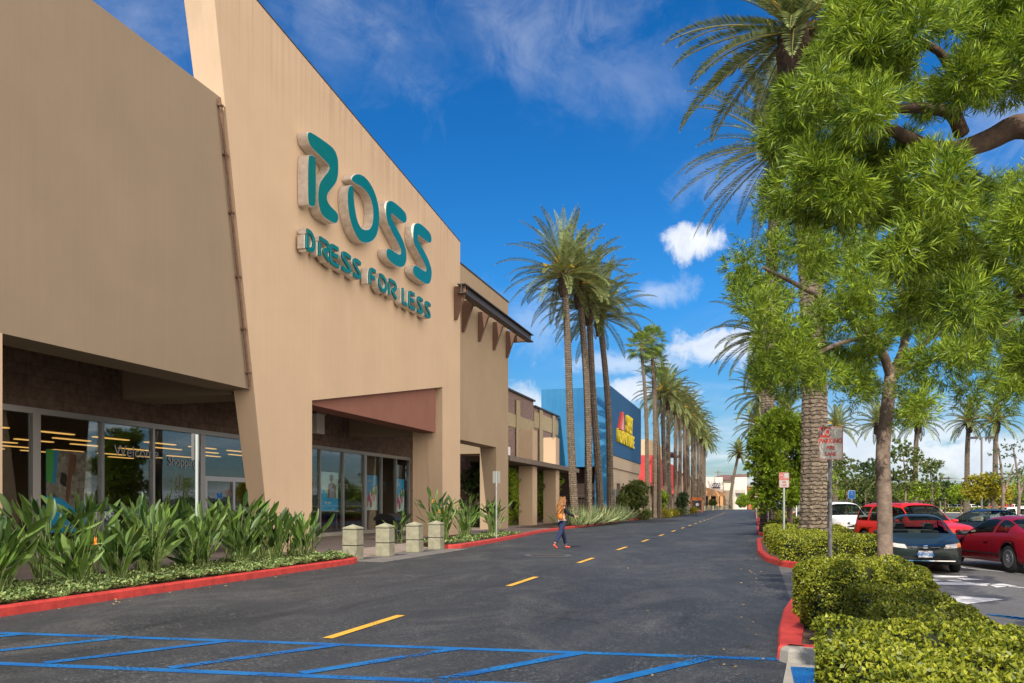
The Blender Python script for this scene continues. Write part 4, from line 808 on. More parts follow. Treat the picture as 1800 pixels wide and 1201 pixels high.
# fern pines: blobs given by where their foliage hangs
def limb(mb, pts, r0, r1, n=10):
    pts = [Vector(p) for p in pts]; q = [pts[0]]
    for i in range(len(pts)-1):
        p0 = pts[max(i-1, 0)]; p1 = pts[i]; p2 = pts[i+1]; p3 = pts[min(i+2, len(pts)-1)]
        for k in (1, 2, 3, 4): t = k/4; q.append(.5*((2*p1)+(-p0+p2)*t+(2*p0-5*p1+4*p2-p3)*t*t+(-p0+3*p1-3*p2+p3)*t**3))
    mb.tube(q, [r0+(r1-r0)*i/(len(q)-1) for i in range(len(q))], n)
def B_(px, py, r, Z, flat=.85): v = P(px, py, Z); return (v.x, v.y, v.z, r*Z/1460, flat)
tb = P(1556, 1000, 13.2); tr = place('slender grey fern pine trunk rising behind the clipped hedge', 'tree', (tb.x, tb.y, .1), 'fern_pine')
mb = MB(); Pz = lambda px, py, Z: tuple(P(px, py, Z))
limb(mb, [(tb.x, tb.y, .1), Pz(1555, 900, 13.2), Pz(1552, 800, 13.2), Pz(1557, 740, 13.2), Pz(1567, 655, 13.2)], .118, .098, 14)
limb(mb, [Pz(1567, 665, 13.2), Pz(1540, 600, 13), Pz(1470, 540, 12.6), Pz(1400, 500, 12.4), Pz(1340, 470, 12.2)], .08, .02)
limb(mb, [Pz(1567, 660, 13.2), Pz(1600, 645, 13.0), Pz(1650, 628, 12.8), Pz(1720, 590, 12.4), Pz(1790, 560, 12)], .075, .02)
limb(mb, [Pz(1567, 660, 13.2), Pz(1590, 600, 13.6), Pz(1580, 500, 14), Pz(1530, 420, 14), Pz(1500, 350, 14)], .08, .02)
limb(mb, [Pz(1570, 650, 13.2), Pz(1640, 590, 14.2), Pz(1700, 520, 15), Pz(1760, 400, 15)], .06, .02)
limb(mb, [Pz(1530, 590, 13), Pz(1460, 610, 12), Pz(1400, 650, 11.8), Pz(1370, 680, 11.8)], .04, .012)
mb.build('trunk', m_tbark, tr, smooth=True, fixn=True)
bl1 = [(1308, 462, 26), (1318, 495, 34), (1308, 525, 26), (1345, 540, 26), (1372, 515, 28), (1380, 455, 34), (1420, 420, 40), (1470, 400, 42), (1440, 470, 44), (1500, 470, 46), (1395, 560, 34), (1352, 590, 30), (1352, 640, 34), (1385, 668, 40), (1400, 620, 40), (1345, 665, 24), (1435, 585, 46), (1480, 555, 50), (1540, 520, 48), (1470, 640, 40), (1505, 612, 36), (1440, 660, 36), (1500, 670, 36),
       (1530, 690, 22), (1600, 690, 36), (1620, 710, 26), (1555, 590, 40), (1620, 560, 50), (1610, 620, 30), (1690, 640, 46), (1660, 600, 40), (1730, 650, 40), (1770, 690, 30), (1700, 690, 26), (1780, 620, 50), (1740, 570, 50), (1790, 520, 44), (1590, 460, 44), (1660, 500, 50), (1720, 480, 50), (1780, 400, 44), (1755, 350, 34), (1790, 320, 36), (1395, 360, 34), (1365, 365, 28), (1540, 430, 40), (1600, 720, 16), (1340, 560, 20), (1360, 480, 18), (1590, 740, 14), (1500, 700, 22), (1810, 660, 50)]
bz = []
for i, (x, y, r) in enumerate(bl1):
    for k in range(4): rr_ = r*random.uniform(.22, .56); bz.append(B_(x+random.gauss(0, .42)*r, y+random.gauss(0, .40)*r, rr_, 12.4+1.6*math.sin(i*1.7)+random.uniform(-.5, .5), random.uniform(.6, 1.1)))
V, F = sprig_cloud(bz, 3000, .17, 16, .095, .0115, rng)
npmesh('leaves', V-np.array(tb.to_tuple()[:2]+(.1,)), F, m_leaf, tr)
t0 = Vector((3.1, 5.0, .1)); tr = place('fern pine whose near branch and big leaf tufts hang in from the right', 'tree', t0, 'fern_pine'); mb = MB()
limb(mb, [t0, (3.12, 5.02, 1.2), (3.2, 5.0, 2.4)], .15, .13, 14)
limb(mb, [(3.2, 5.0, 2.35), Pz(1880, 260, 5.6), Pz(1800, 222, 5.5), Pz(1740, 245, 5.5), Pz(1690, 262, 5.4), Pz(1640, 262, 5.3), Pz(1590, 240, 5.1), Pz(1560, 228, 5.0), Pz(1500, 240, 4.9)], .10, .02)
limb(mb, [Pz(1690, 235, 5.4), Pz(1672, 200, 5.3), Pz(1620, 190, 5.2), Pz(1560, 190, 5), Pz(1480, 170, 5)], .05, .015); limb(mb, [Pz(1675, 205, 5.3), Pz(1686, 168, 5.3), Pz(1650, 90, 5.2), Pz(1560, 60, 5)], .045, .015)
limb(mb, [(3.2, 5.0, 2.3), Pz(1850, 560, 6), Pz(1790, 490, 6), Pz(1745, 455, 6), Pz(1690, 400, 5.8), Pz(1640, 380, 5.8)], .07, .015)
mb.build('trunk', m_tbark2, tr, smooth=True)
bl0 = [(1490, 35, 40), (1465, 90, 38), (1530, 60, 44), (1490, 120, 46), (1570, 110, 44), (1620, 30, 40), (1680, 25, 42), (1740, 30, 40), (1790, 70, 44), (1720, 90, 40), (1640, 90, 34), (1400, 165, 30), (1378, 205, 28), (1440, 165, 44), (1420, 225, 46), (1480, 220, 44), (1540, 180, 40), (1610, 160, 36), (1700, 150, 40), (1750, 140, 38), (1380, 245, 32), (1430, 290, 44), (1500, 290, 46), (1560, 290, 42),
       (1640, 310, 40), (1680, 330, 34), (1440, 350, 40), (1500, 360, 46), (1570, 360, 46), (1640, 380, 46), (1690, 390, 30), (1530, 440, 44), (1600, 430, 46), (1670, 450, 40), (1620, 500, 44), (1690, 510, 44), (1740, 470, 34), (1730, 540, 36), (1660, 560, 40), (1600, 545, 30), (1780, 560, 34), (1720, 600, 32), (1790, 480, 40), (1800, 280, 22), (1790, 160, 26), (1850, 60, 60), (1850, 400, 60), (1820, 620, 40), (1760, 20, 40), (1560, 15, 40)]
bz = []
for i, (x, y, r) in enumerate(bl0):
    if (y > 545 and x < 1810) or any(math.hypot(x-hx, y-hy) < hr_ for hx, hy, hr_ in ((1765, 290, 60), (1625, 85, 30), (1505, 425, 30), (1700, 350, 22))): continue
    for k in range(4): rr_ = r*random.uniform(.24, .62); bz.append(B_(x+random.gauss(0, .42)*r, y+random.gauss(0, .42)*r, rr_, 5.1+.8*math.sin(i*2.3)+random.uniform(-.35, .35), random.uniform(.6, 1.2)))
for i in range(40): bz.append((2.9+random.random()*2.2, 3.4+random.random()*3.2, 3.6+random.random()*3.2, .15, .8))
V, F = sprig_cloud(bz, 15000, .10, 17, .068, .0068, rng)
npmesh('leaves', V-np.array(t0), F, m_leaf, tr)

# broad-leaved trees, one builder, per-tree look
def broad(loc, trunk, blobs, m, label, lw, per=140, cat='tree', group=None, name='broadleaf_tree', tr_m=None, sl=.25, nl=9, trad=.12):
    o = place(label, cat, loc, name, group); mb = MB()
    for t_, (a, b) in trunk: limb(mb, t_, a, b, 8)
    if trunk: mb.build('trunk', tr_m or m_tbark, o, smooth=True)
    V, F = sprig_cloud(blobs, per, sl, nl, lw, lw*.5, rng); npmesh('crown', V-np.array(loc), F, m, o); return o
m_g1 = mat('bright_leaf', (.10, .19, .010), .45, col2=(.40, .50, .04), island=1, transl=.3, var=.4, vs=1, spec=.3); m_g2 = mat('dark_leaf', (.02, .05, .012), .5, col2=(.09, .14, .03), island=1, transl=.2, var=.4, vs=1)
m_g3 = mat('yellow_leaf', (.20, .20, .01), .5, col2=(.48, .40, .03), island=1, transl=.3, var=.3, vs=1); m_g4 = mat('mid_leaf', (.05, .09, .015), .5, col2=(.20, .23, .05), island=1, transl=.3, var=.4, vs=1)
Z = 42; c = P(1388, 886, Z); bl = []
for i in range(60):
    t = random.random(); py = 732+150*t; hw = 14+46*math.sin(math.pi*min(.72, t*.8+.08)); bl.append(B_(1381+random.uniform(-hw, hw)*.95, py, 16, Z+random.uniform(-1.2, 1.2)))
broad((c.x, c.y, .1), [([(c.x, c.y, .1), (c.x, c.y, 1.8), (c.x-.2, c.y, 3.4)], (.16, .1))], bl, m_g1, 'bushy round tree with bright green clumps behind the small fire lane sign', .17, 340)
# hedge-like trees in the arcade gaps
for (x, y, h, lab, mm) in ((-16.9, 50.8, 4.2, 'dark tall shrub behind the tower opening', m_g2), (-16.8, 55.2, 4.0, 'bright leafy shrub between the tower and first canopy pier', m_g1), (-16.9, 61, 4.0, 'leafy shrub between the two canopy piers', m_g4), (-16.6, 67, 4.3, 'round green shrub between the last pier and the palms', m_g1)):
    bl = [(x+random.uniform(-.5, .5), y+random.uniform(-1.6, 1.6), .4+random.random()*(h-.6), .6) for _ in range(26)]
    broad((x, y, .13), [([(x, y, .13), (x, y, h*.7)], (.08, .04))], bl, mm, lab, .16, 200, 'shrub', None, 'tall_shrub')
# round shrubs by the blue store and beyond
for (px, py0, py1, hw, Z, lab, mm) in ((1118, 848, 892, 26, 80, 'big round dark green shrub beside the blue store arcade', m_g4), (1165, 862, 894, 10, 100, 'columnar shrub between fan palm trunks and red store', m_g1), (1200, 864, 893, 11, 118, 'round dark shrub at the foot of the left palm row', m_g2), (1092, 866, 895, 12, 78, 'small grey green shrub left of the big round shrub', m_g4), (1306, 868, 890, 14, 235, 'pale far shrub in front of the white shop', m_g1), (1252, 876, 890, 9, 235, 'tiny far shrub in front of the arcade shop', m_g4), (1330, 850, 892, 14, 160, 'far bushy tree at the right kerb end', m_g1)):
    bl = []
    for _ in range(30): t = random.random(); bl.append(B_(px+random.uniform(-hw, hw)*.75*math.sin(math.pi*(.15+.75*t)), py0+4+(py1-py0-6)*t, hw*.34, Z+random.uniform(-1, 1)))
    c = P(px, 886, Z); broad((c.x, c.y, .1), [], bl, mm, lab, .20, 170, 'shrub', None, 'round_shrub')
# background trees past the parking lot
bgt = [(1487, 800, 880, 26, 92, m_g4, 'grey green tree right of the sign post, behind the white car'), (1520, 812, 880, 30, 96, m_g2, 'dark tree behind the white car and fern pine trunk'), (1545, 835, 882, 22, 88, m_g4, 'low tree directly behind the fern pine trunk'),
       (1590, 778, 872, 30, 78, m_g4, 'tall loose yellow green tree above the red car'), (1637, 808, 880, 20, 84, m_g4, 'slim tree right of the tall loose tree'), (1618, 850, 884, 30, 100, m_g1, 'low bright tree above the red car roof'), (1660, 846, 884, 22, 104, m_g2, 'dark low tree at the thin lamp post'),
       (1688, 855, 886, 20, 100, m_g1, 'rounded green tree left of the yellow tree'), (1736, 838, 884, 42, 78, m_g3, 'broad yellow leaved tree under the double lamp post'), (1775, 865, 886, 26, 96, m_g4, 'low olive tree right of the yellow tree'), (1760, 768, 862, 16, 46, m_g2, 'young tree with dark leaf tufts on a slim stem'), (1788, 778, 852, 16, 47, m_g2, 'second young tufted tree at the right edge'),
       (1800, 820, 884, 26, 66, m_g1, 'bright tree cut by the right picture edge'), (1470, 820, 884, 16, 110, m_g1, 'bright tree just behind the sign post'), (1450, 845, 886, 22, 120, m_g2, 'far dark tree behind the massive palm trunk')]
for k, (px, py0, py1, hw, Z, mm, lab) in enumerate(bgt):
    bl = []; nb = 26 if Z > 50 else 12
    for _ in range(nb): t = random.random(); bl.append(B_(px+random.uniform(-hw, hw)*(.35+.65*math.sin(math.pi*(.1+.75*t))), py0+3+(py1-py0-6)*t*(.9 if Z < 80 else .8), max(4.5, hw*(.27 if Z > 50 else .42)), Z+random.uniform(-1.5, 1.5)))
    c = P(px, 886, Z); top = P(px, py0+8, Z); tr_ = [([(c.x, c.y, 0), (c.x+.1, c.y, top.z*.5), (top.x-.2, top.y, top.z)], (.11, .04))]
    if Z == 78 or Z < 50: tr_.append(([(c.x, c.y, top.z*.35), (c.x+.8*Z/60, c.y, top.z*.75)], (.07, .03)))
    broad((c.x, c.y, 0), tr_, bl, mm, lab, .26 if Z > 70 else .13, 75 if Z > 70 else 90, group=None)
for k in range(34):          # farther belt of street trees along the verge
    px = 1440+k*12.5+random.uniform(-5, 5); Zf = 185+random.uniform(-12, 22); h = random.uniform(3.2, 6.5); c = P(px, 886, Zf)
    if k > 0 and c.y < 170: pass
    bl = [(c.x+random.uniform(-2.2, 2.2), c.y+random.uniform(-1, 1), 1.6+random.random()*(h-1.6), 1.0) for _ in range(12)]
    broad((c.x, c.y, 0), [([(c.x, c.y, 0), (c.x, c.y, h*.6)], (.14, .06))], bl, [m_g4, m_g2, m_g1, m_g3][(k*7) % 4 if k % 5 else 0], 'small far street tree in the belt along the distant road', .5, 22, group='far street trees along the distant road', sl=.5)

# ---- hedges
def hedge(x0, x1, y0, y1, z1, leaf, dens, label, z0=.12, rad=.16, mound=0, taper=None, seed=1):
    r = np.random.default_rng(seed); o = place(label, 'hedge', ((x0+x1)/2, (y0+y1)/2, z0), 'clipped_hedge', 'clipped hedges on the parking islands')
    def warp(p, n=None):
        x, y, z = p[:, 0].copy(), p[:, 1].copy(), p[:, 2].copy()
        wv = .035*np.sin(x*5.1+y*3.3+seed)+.03*np.sin(y*7.7-x*4+z*6)+.02*np.sin(x*13+y*11+z*9)
        if taper is not None:
            t = np.clip((y-y0)/(y1-y0), 0, 1); s = taper(t); x = x0+(x-x0)*s if False else (x-(x0+x1)/2)*s+(x0+x1)/2
        z = z+(wv+mound*np.sin(np.clip((x-x0)/(x1-x0), 0, 1)*np.pi))*(z-z0)/(z1-z0); x = x+wv*.8*np.sign(x-(x0+x1)/2); y = y+wv*.5
        return np.stack([x, y, z], 1)
    def pts(n):
        a = np.array([(x1-x0)*(y1-y0)*1.25, (z1-z0)*(y1-y0), (z1-z0)*(y1-y0), (z1-z0)*(x1-x0), (z1-z0)*(x1-x0)]); f = r.choice(5, n, p=a/a.sum()); u = r.random(n); v = r.random(n); dp_ = r.random(n)**1.5*.09-.02
        X = x0+u*(x1-x0); Y = y0+v*(y1-y0); Zz = np.full(n, z1)-dp_; N_ = np.tile(np.array([0, 0, 1.]), (n, 1))
        for k, (ax, val, sg_) in enumerate(((0, x0, -1), (0, x1, 1), (1, y0, -1), (1, y1, 1)), 1):
            m_ = f == k; Zz[m_] = z0+(z1-z0)*v[m_]
            if ax == 0: X[m_] = val-sg_*dp_[m_]; Y[m_] = y0+u[m_]*(y1-y0); N_[m_] = (sg_, 0, 0)
            else: Y[m_] = val-sg_*dp_[m_]; X[m_] = x0+u[m_]*(x1-x0); N_[m_] = (0, sg_, 0)
        # round the edges off
        ex = np.minimum(np.minimum(X-x0, x1-X), np.minimum(Y-y0, y1-Y)).clip(0, rad); Zz = np.minimum(Zz, z1-rad*.55*(1-np.sqrt(np.maximum(0, 1-(1-ex/rad)**2))))
        return np.stack([X, Y, Zz], 1), N_
    n = int(dens*((x1-x0)*(y1-y0)+2*(z1-z0)*(y1-y0+x1-x0))); p, N_ = pts(n); p = warp(p)
    d = nrm(N_*.35+r.normal(size=(n, 3))*.62); V, F = leaves(p-d*leaf*.5, d, leaf, leaf*.55, r, .12, up=N_*.8)
    npmesh('leaves', V-np.array(o.location), F, m_hedge, o)
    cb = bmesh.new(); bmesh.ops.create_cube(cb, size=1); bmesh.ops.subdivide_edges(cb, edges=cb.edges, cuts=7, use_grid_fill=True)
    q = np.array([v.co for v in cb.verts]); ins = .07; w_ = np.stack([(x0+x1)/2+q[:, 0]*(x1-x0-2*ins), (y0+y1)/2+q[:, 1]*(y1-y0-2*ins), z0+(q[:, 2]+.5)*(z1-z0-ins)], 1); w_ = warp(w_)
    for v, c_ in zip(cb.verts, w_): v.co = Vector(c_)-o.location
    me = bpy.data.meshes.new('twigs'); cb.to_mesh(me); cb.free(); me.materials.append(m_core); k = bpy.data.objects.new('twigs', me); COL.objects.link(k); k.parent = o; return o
hedge(.40, 1.72, 2.6, 6.35, .80, .036, 4800, 'nearest broad hedge filling the lower right corner', seed=2)
hedge(1.0, 1.78, 6.2, 10.2, .72, .036, 3800, 'low hedge strip running from the nearest hedge to the parking arrows', seed=3)
hedge(.54, 2.02, 10.55, 12.5, .84, .038, 4200, 'tall rounded hedge block at the white kerb end, in front of the fern pine', seed=4, mound=.04, rad=.3)
hedge(.62, 3.3, 22.7, 25.6, .74, .06, 1400, 'wide hedge below the massive palm trunk, nearest on its island', seed=5, rad=.3)
hedge(.42, 2.2, 25.7, 31.0, .74, .065, 1200, 'hedge just behind the wide palm hedge', seed=6, rad=.3)
hedge(.35, 3.2, 31.4, 36.8, .74, .09, 600, 'rear hedge on the palm island', seed=7, rad=.3)
hedge(.5, 3.0, 45, 56.5, .74, .13, 260, 'hedge on the second island beyond the small fire lane sign', seed=8, rad=.3)
hedge(.4, 3.0, 66, 80, .74, .16, 170, 'hedge on the third island', seed=9, rad=.3)
hedge(.3, 3.0, 92, 175, .8, .3, 40, 'long far hedge on the last island', seed=10, rad=.3)
hedge(11, 75, 167.2, 168.6, 1.0, .4, 14, 'long hedge line along the distant verge', seed=11, rad=.3)
# low shrubs along left kerb beyond the blue store
for i, (px, Z, w_, lab, mm) in enumerate(((1128, 84, 1.5, 'low clipped shrub after the first planter boxes', m_g4), (1163, 97, 2.2, 'yellow green low shrub beside the fan palms', m_g3), (1178, 104, 1.6, 'second yellow low shrub at the row start', m_g3), (1195, 116, 1.8, 'low green shrub under the palm row', m_g4), (1216, 136, 1.8, 'small yellow shrub near the orange notice board', m_g3))):
    c = P(px, 886, Z); bl = [(c.x+random.uniform(-w_*.4, w_*.4), c.y+random.uniform(-1.5, 1.5), .35+.35*random.random(), .4) for _ in range(12)]
    broad((c.x, c.y, .13), [], bl, mm, lab, .16, 150, 'shrub', None, 'low_shrub')

# ---- bird of paradise plants and ground cover
m_bop = mat('paradise_leaf', (.020, .055, .012), .42, col2=(.12, .20, .035), island=1, var=.3, vs=2, spec=.3)
m_bopf = mat('paradise_stem', (.09, .15, .03), .5, col2=(.2, .26, .08), island=1)
m_flo = mat('orange_flower', (.85, .28, .02), .5)
def bop(loc, n, h, sd, lab, flowers=0, spread=.9, fl=None):
    r = np.random.default_rng(sd); o = thing('bird_of_paradise', lab, 'plant', loc, r.uniform(0, .3), 'bird of paradise plants in the store beds'); V = []; F = []; sm = MB()
    for i in range(n):
        az = r.uniform(0, 6.283); tilt = r.uniform(.05, .62)*spread; hh = h*r.uniform(.42, 1.0); L = r.uniform(.34, .54)*min(1, h/1.5+.2); W = L*r.uniform(.22, .34)
        o0 = np.array((r.uniform(-.16, .16), r.uniform(-.16, .16), 0)); hd = np.array((math.cos(az), math.sin(az), 0)); sl_ = hh-L*.7
        p = [o0+hd*math.sin(tilt)*sl_*t**1.4+np.array((0, 0, 1))*sl_*t*math.cos(tilt*.6) for t in (0, .35, .7, 1)]
        sm.tube([Vector(x) for x in p], [.013, .011, .009, .008], 4, False)
        e = math.pi/2-tilt*1.3-r.uniform(-.1, .35); c = np.array(p[-1]); tw = r.uniform(-1.2, 1.2); b = len(V); m = 7
        for k in range(m+1):
            t = k/m; d = hd*math.cos(e)+np.array((0, 0, 1))*math.sin(e); s0 = np.array((-hd[1], hd[0], 0)); nn = np.cross(d, s0); s_ = s0*math.cos(tw)+nn*math.sin(tw); up = np.cross(s_, d)
            wd = W*.5*math.sin(math.pi*min(1, (t*.93+.05)))**.75*(1-.15*t); V += [c+s_*wd+up*wd*.55, c, c-s_*wd+up*wd*.55]; c = c+d*L/m; e -= r.uniform(.0, .07)
            if k: a = b+3*k; F += [(a-3, a-2, a+1, a), (a-2, a-1, a+2, a+1)]
    npmesh('leaves', V, F, m_bop, o, True); sm.build('stems', m_bopf, o)
    for i in range(flowers):
        f = MB(); az = (fl if fl is not None else r.uniform(0, 6.28)); x = math.cos(az)*.28; y = math.sin(az)*.28; z = h*.72
        st2 = MB(); st2.tube([(x*.2, y*.2, 0), (x*.7, y*.7, z*.6), (x, y, z)], [.012, .01, .008], 5); st2.tube([(x, y, z), (x+.13, y+.03, z+.03), (x+.22, y+.05, z+.02)], [.02, .014, .002], 5); so_ = st2.build('flower_stem', m_bopf, o)
        for k in range(6): a = R(35+k*20); f.tube([(x+.02+k*.015, y, z+.015), (x+.03+k*.015+math.cos(a)*.06, y+.012*(k % 3-1), z+.07), (x+.03+k*.015+math.cos(a)*.09, y+.02*(k % 3-1), z+.145)], [.007, .014, .001], 4)
        f.build('flower', m_flo, o)
    return o
spots = [(-12.0, 9.4, 26, 1.5, 0), (-11.55, 10.3, 26, 1.35, 0), (-12.3, 10.9, 26, 1.75, 0), (-11.35, 11.7, 24, 1.2, 1), (-12.6, 12.3, 28, 1.9, 0), (-11.5, 12.9, 24, 1.35, 1), (-12.9, 13.6, 28, 1.95, 0), (-11.8, 14.1, 30, 1.75, 0), (-12.7, 15.0, 28, 1.85, 0), (-11.5, 15.2, 24, 1.35, 0), (-12.1, 16.1, 28, 1.75, 0), (-13.0, 16.7, 26, 1.85, 0), (-11.6, 17.0, 22, 1.3, 0), (-12.4, 17.8, 28, 1.9, 0), (-11.7, 18.5, 24, 1.45, 0), (-12.6, 19.2, 26, 1.75, 0), (-11.7, 20.0, 20, 1.4, 0), (-12.4, 20.5, 16, 1.3, 0)]
where = ['cut by the left picture edge, nearest the camera', 'at the left picture edge, lowest in front', 'tall at the left edge before the block pier', 'low with an orange flower, under the blue poster', 'tall before the large blue poster', 'low with half hidden orange flower, right of the poster', 'tallest behind the orange flower', 'leafy in the middle of the bed beside the kerb', 'tall before the second window', 'low by the kerb before the second window', 'full, left of the thin sign pole', 'tall at the back, behind the thin sign pole', 'low by the kerb, right of the thin sign pole', 'tall before the glass door', 'mid height before the leaning pier', 'tall against the leaning pier', 'sparse, before the peach pier near the first bollard', 'last thin one at the kerb tip beside the first bollard']
for i, ((x, y, n, h, f), wt_) in enumerate(zip(spots, where)): bop((x, y, .14), int(n*2.0), h*(.88 if i < 11 else .93), 100+i, 'bird of paradise plant '+wt_, f, fl=.2)
for i, (x, y, n, h, f, wt_) in enumerate(((-12.9, 28.6, 9, 1.5, 0, 'sprouting alone behind the last bollard'), (-11.5, 29.8, 34, 1.55, 1, 'with orange flower right of the last bollard'), (-12.4, 31.2, 36, 2.1, 1, 'tall one before the tower opening'), (-11.6, 32.4, 34, 1.5, 1, 'broad one in front of the tower pier'), (-12.2, 34.2, 36, 1.9, 0, 'dense one before the tower pier, at back'), (-11.7, 36.6, 34, 1.7, 1, 'one before the first canopy gap'), (-12.2, 38.3, 34, 1.9, 1, 'last one, orange flowered, beside the canopy pier'))):
    bop((x, y, .15), n, h, 200+i, 'bird of paradise plant '+wt_, f)
m_ivy = mat('ivy_leaf', (.035, .08, .015), .4, col2=(.30, .37, .13), island=1, var=.5, vs=3)
def cover(poly_pts, n, leaf, hz, name='ground_ivy', inside=None):
    r = rng; n_ = n; P_ = np.array(poly_pts); mn, mx_ = P_.min(0), P_.max(0); c = r.uniform(mn, mx_, (n_*2, 2)); ok = np.array([inside(x, y) for x, y in c]); c = c[ok][:n_]
    hgt = hz*(.55+.45*np.sin(c[:, 0]*5+c[:, 1]*3.1)*np.sin(c[:, 1]*4.3))*r.uniform(.3, 1, len(c)); p = np.column_stack([c, .145+hgt]); d = r.normal(size=(len(c), 3)); d[:, 2] = abs(d[:, 2])*.6; V, F = leaves(p, d, leaf, leaf*.8, r, .1, up=np.tile(np.array((0, 0, 1.)), (len(c), 1)))
    return tag(npmesh(name, V, F, m_ivy), 'low pale green ivy covering the planting bed behind the red kerb', 'ground cover', kind='stuff')
cover([(-12.6, 7), (-10.55, 20.9)], 42000, .062, .17, inside=lambda x, y: (x > -11.6 or random.random() < .35) and not (y > 20.3 and x > -10.7))
o2 = cover([(-12.8, 28.5), (-10.6, 39.4)], 9000, .08, .16, inside=lambda x, y: x < -10.62-.05*(y-28.5)-.02 and x > -12.0-.05*(y-28.5)); o2['label'] = 'green ivy patch along the middle stretch of red kerb'
# variegated flax tufts under the four palms
m_flax = mat('flax_leaf', (.09, .14, .05), .5, col2=(.36, .40, .18), island=1)
for i, (px, Z, h, lab) in enumerate(((1022, 57, 1.3, 'pale striped flax tuft right of the walking person'), (1040, 60, 1.5, 'pale striped flax clump under the second tall palm'), (1058, 63, 1.4, 'pale striped flax clump under the third tall palm'), (1076, 66, 1.5, 'pale flax clump in front of the blue corner'), (1090, 69, 1.5, 'pale flax clump beside the white sign'), (1101, 73, 1.4, 'last pale flax clump before the planter boxes'))):
    c = P(px, 886, Z); r = np.random.default_rng(300+i); n = 420; az = r.uniform(0, 6.28, n); el = r.uniform(.35, 1.5, n); d = np.column_stack([np.cos(az)*np.cos(el), np.sin(az)*np.cos(el), np.sin(el)]); p = np.column_stack([r.uniform(-.9, .9, n), r.uniform(-1.3, 1.3, n), np.zeros(n)])
    V, F = leaves(p, d, h*.95, .06, r); o = thing('flax_plant', lab, 'plant', (c.x-.6, c.y, .15), 0, 'striped flax under the tall palms'); npmesh('leaves', V, F, m_flax, o)

# fallen leaves and grit along the kerbs
n = 150; px_ = np.concatenate([rng.uniform(-10.3, -9.9, 70), rng.uniform(-9.8, .1, 20), rng.uniform(-.35, .1, 60)]); py_ = np.concatenate([rng.uniform(8, 30, 70), rng.uniform(5, 30, 20), rng.uniform(7, 40, 60)])
V, F = leaves(np.column_stack([px_, py_, np.full(n, .014)]), np.column_stack([rng.normal(size=n), rng.normal(size=n), rng.uniform(-.1, .15, n)]), .06, .028, rng, .1, up=np.tile(np.array((0, 0, 1.)), (n, 1)))
tag(npmesh('fallen_leaves', V, F, mat('dry_leaf', (.22, .13, .05), .9, col2=(.42, .33, .16), island=1)), 'scattered dry leaves lying on the asphalt near the kerbs', 'fallen leaves', kind='stuff')
# ---------------------------------------------------------------- bollards, signs, bins, lamps
def bollard(loc, lab, rz=0, w=.46, h=1.0):
    o = thing('concrete_bollard', lab, 'bollard', loc, rz, 'concrete bollards beside the road')
    def shaft(z0, z1, a, b): q = a/2; p = b/2; return MB().add([(-q, -q, z0), (q, -q, z0), (q, q, z0), (-q, q, z0), (-p, -p, z1), (p, -p, z1), (p, p, z1), (-p, p, z1)], [(0, 3, 2, 1), (4, 5, 6, 7), (0, 1, 5, 4), (1, 2, 6, 5), (2, 3, 7, 6), (3, 0, 4, 7)])
    shaft(0, h*.40, w, w).build('lower_block', m_boll, o, bevel=.018); shaft(h*.40, h*.425, w*.9, w*.9).build('groove', m_dark, o); shaft(h*.425, h*.86, w, w*.97).build('upper_block', m_boll, o, bevel=.018)
    shaft(h*.86, h*.88, w*.88, w*.88).build('groove', m_dark, o)
    MB().add([(-w/2, -w/2, h*.88), (w/2, -w/2, h*.88), (w/2, w/2, h*.88), (-w/2, w/2, h*.88), (-w/2, -w/2, h*.93), (w/2, -w/2, h*.93), (w/2, w/2, h*.93), (-w/2, w/2, h*.93), (0, 0, h*1.03)], [(0, 3, 2, 1), (0, 1, 5, 4), (1, 2, 6, 5), (2, 3, 7, 6), (3, 0, 4, 7), (4, 5, 8), (5, 6, 8), (6, 7, 8), (7, 4, 8)]).build('cap', m_boll, o, bevel=.012)
    return o
bp = bollard((-11.2, 21.75, .005), 'nearest bollard, at the tip of the left red kerb')
for x, y, lab in ((-11.05, 23.6, 'second bollard from the left planting bed'), (-11.0, 25.8, 'third bollard across the store drive'), (-10.98, 27.7, 'last bollard of four, beside the single sprouting plant')): copy_tree(bp, (x, y, .005), .03, lab)
far = [(-12.05, 76.2, 'bollard at the first far drive, left one'), (-12.05, 77.6, 'bollard at the first far drive, middle one'), (-12.05, 79, 'bollard at the first far drive, right one')]
k = 0
for px, Z in ((1143, 92), (1148, 95), (1153, 98), (1205, 126), (1209, 131), (1213, 136)):
    b = P(px, 886, Z); k += 1; far.append((b.x, b.y, '%s bollard %s the left palm row' % (('first', 'second', 'third')[(k-1) % 3], 'ahead of' if k < 4 else 'halfway along')))
for x, y, lab in far: copy_tree(bp, (x, y, .02), 0, lab, 1.15)
for i in range(13):
    px = 1235+i*4.6; Z = 192+i*5.0; b = P(px, 886, Z); o = copy_tree(bp, (b.x, b.y, .02), 0, 'tiny pale bollard in the row closing the far street end', 1.15); o['group'] = 'tiny bollards closing the far street end'
m_sgn = mat('sign_sheet', (.40, .39, .36), .35, .08, 4, metal=.2, spec=.5); m_sred = mat('sign_red', (.50, .035, .03), .4); m_sblue = mat('sign_blue', (.02, .20, .60), .4)
def rrect(w_, h_, r_=.03, n=4):
    out = []
    for cx, cy, a in ((w_/2-r_, h_/2-r_, 0), (-w_/2+r_, h_/2-r_, 90), (-w_/2+r_, -h_/2+r_, 180), (w_/2-r_, -h_/2+r_, 270)):
        for i in range(n+1): t = R(a+90*i/n); out.append((cx+r_*math.cos(t), cy+r_*math.sin(t)))
    return out
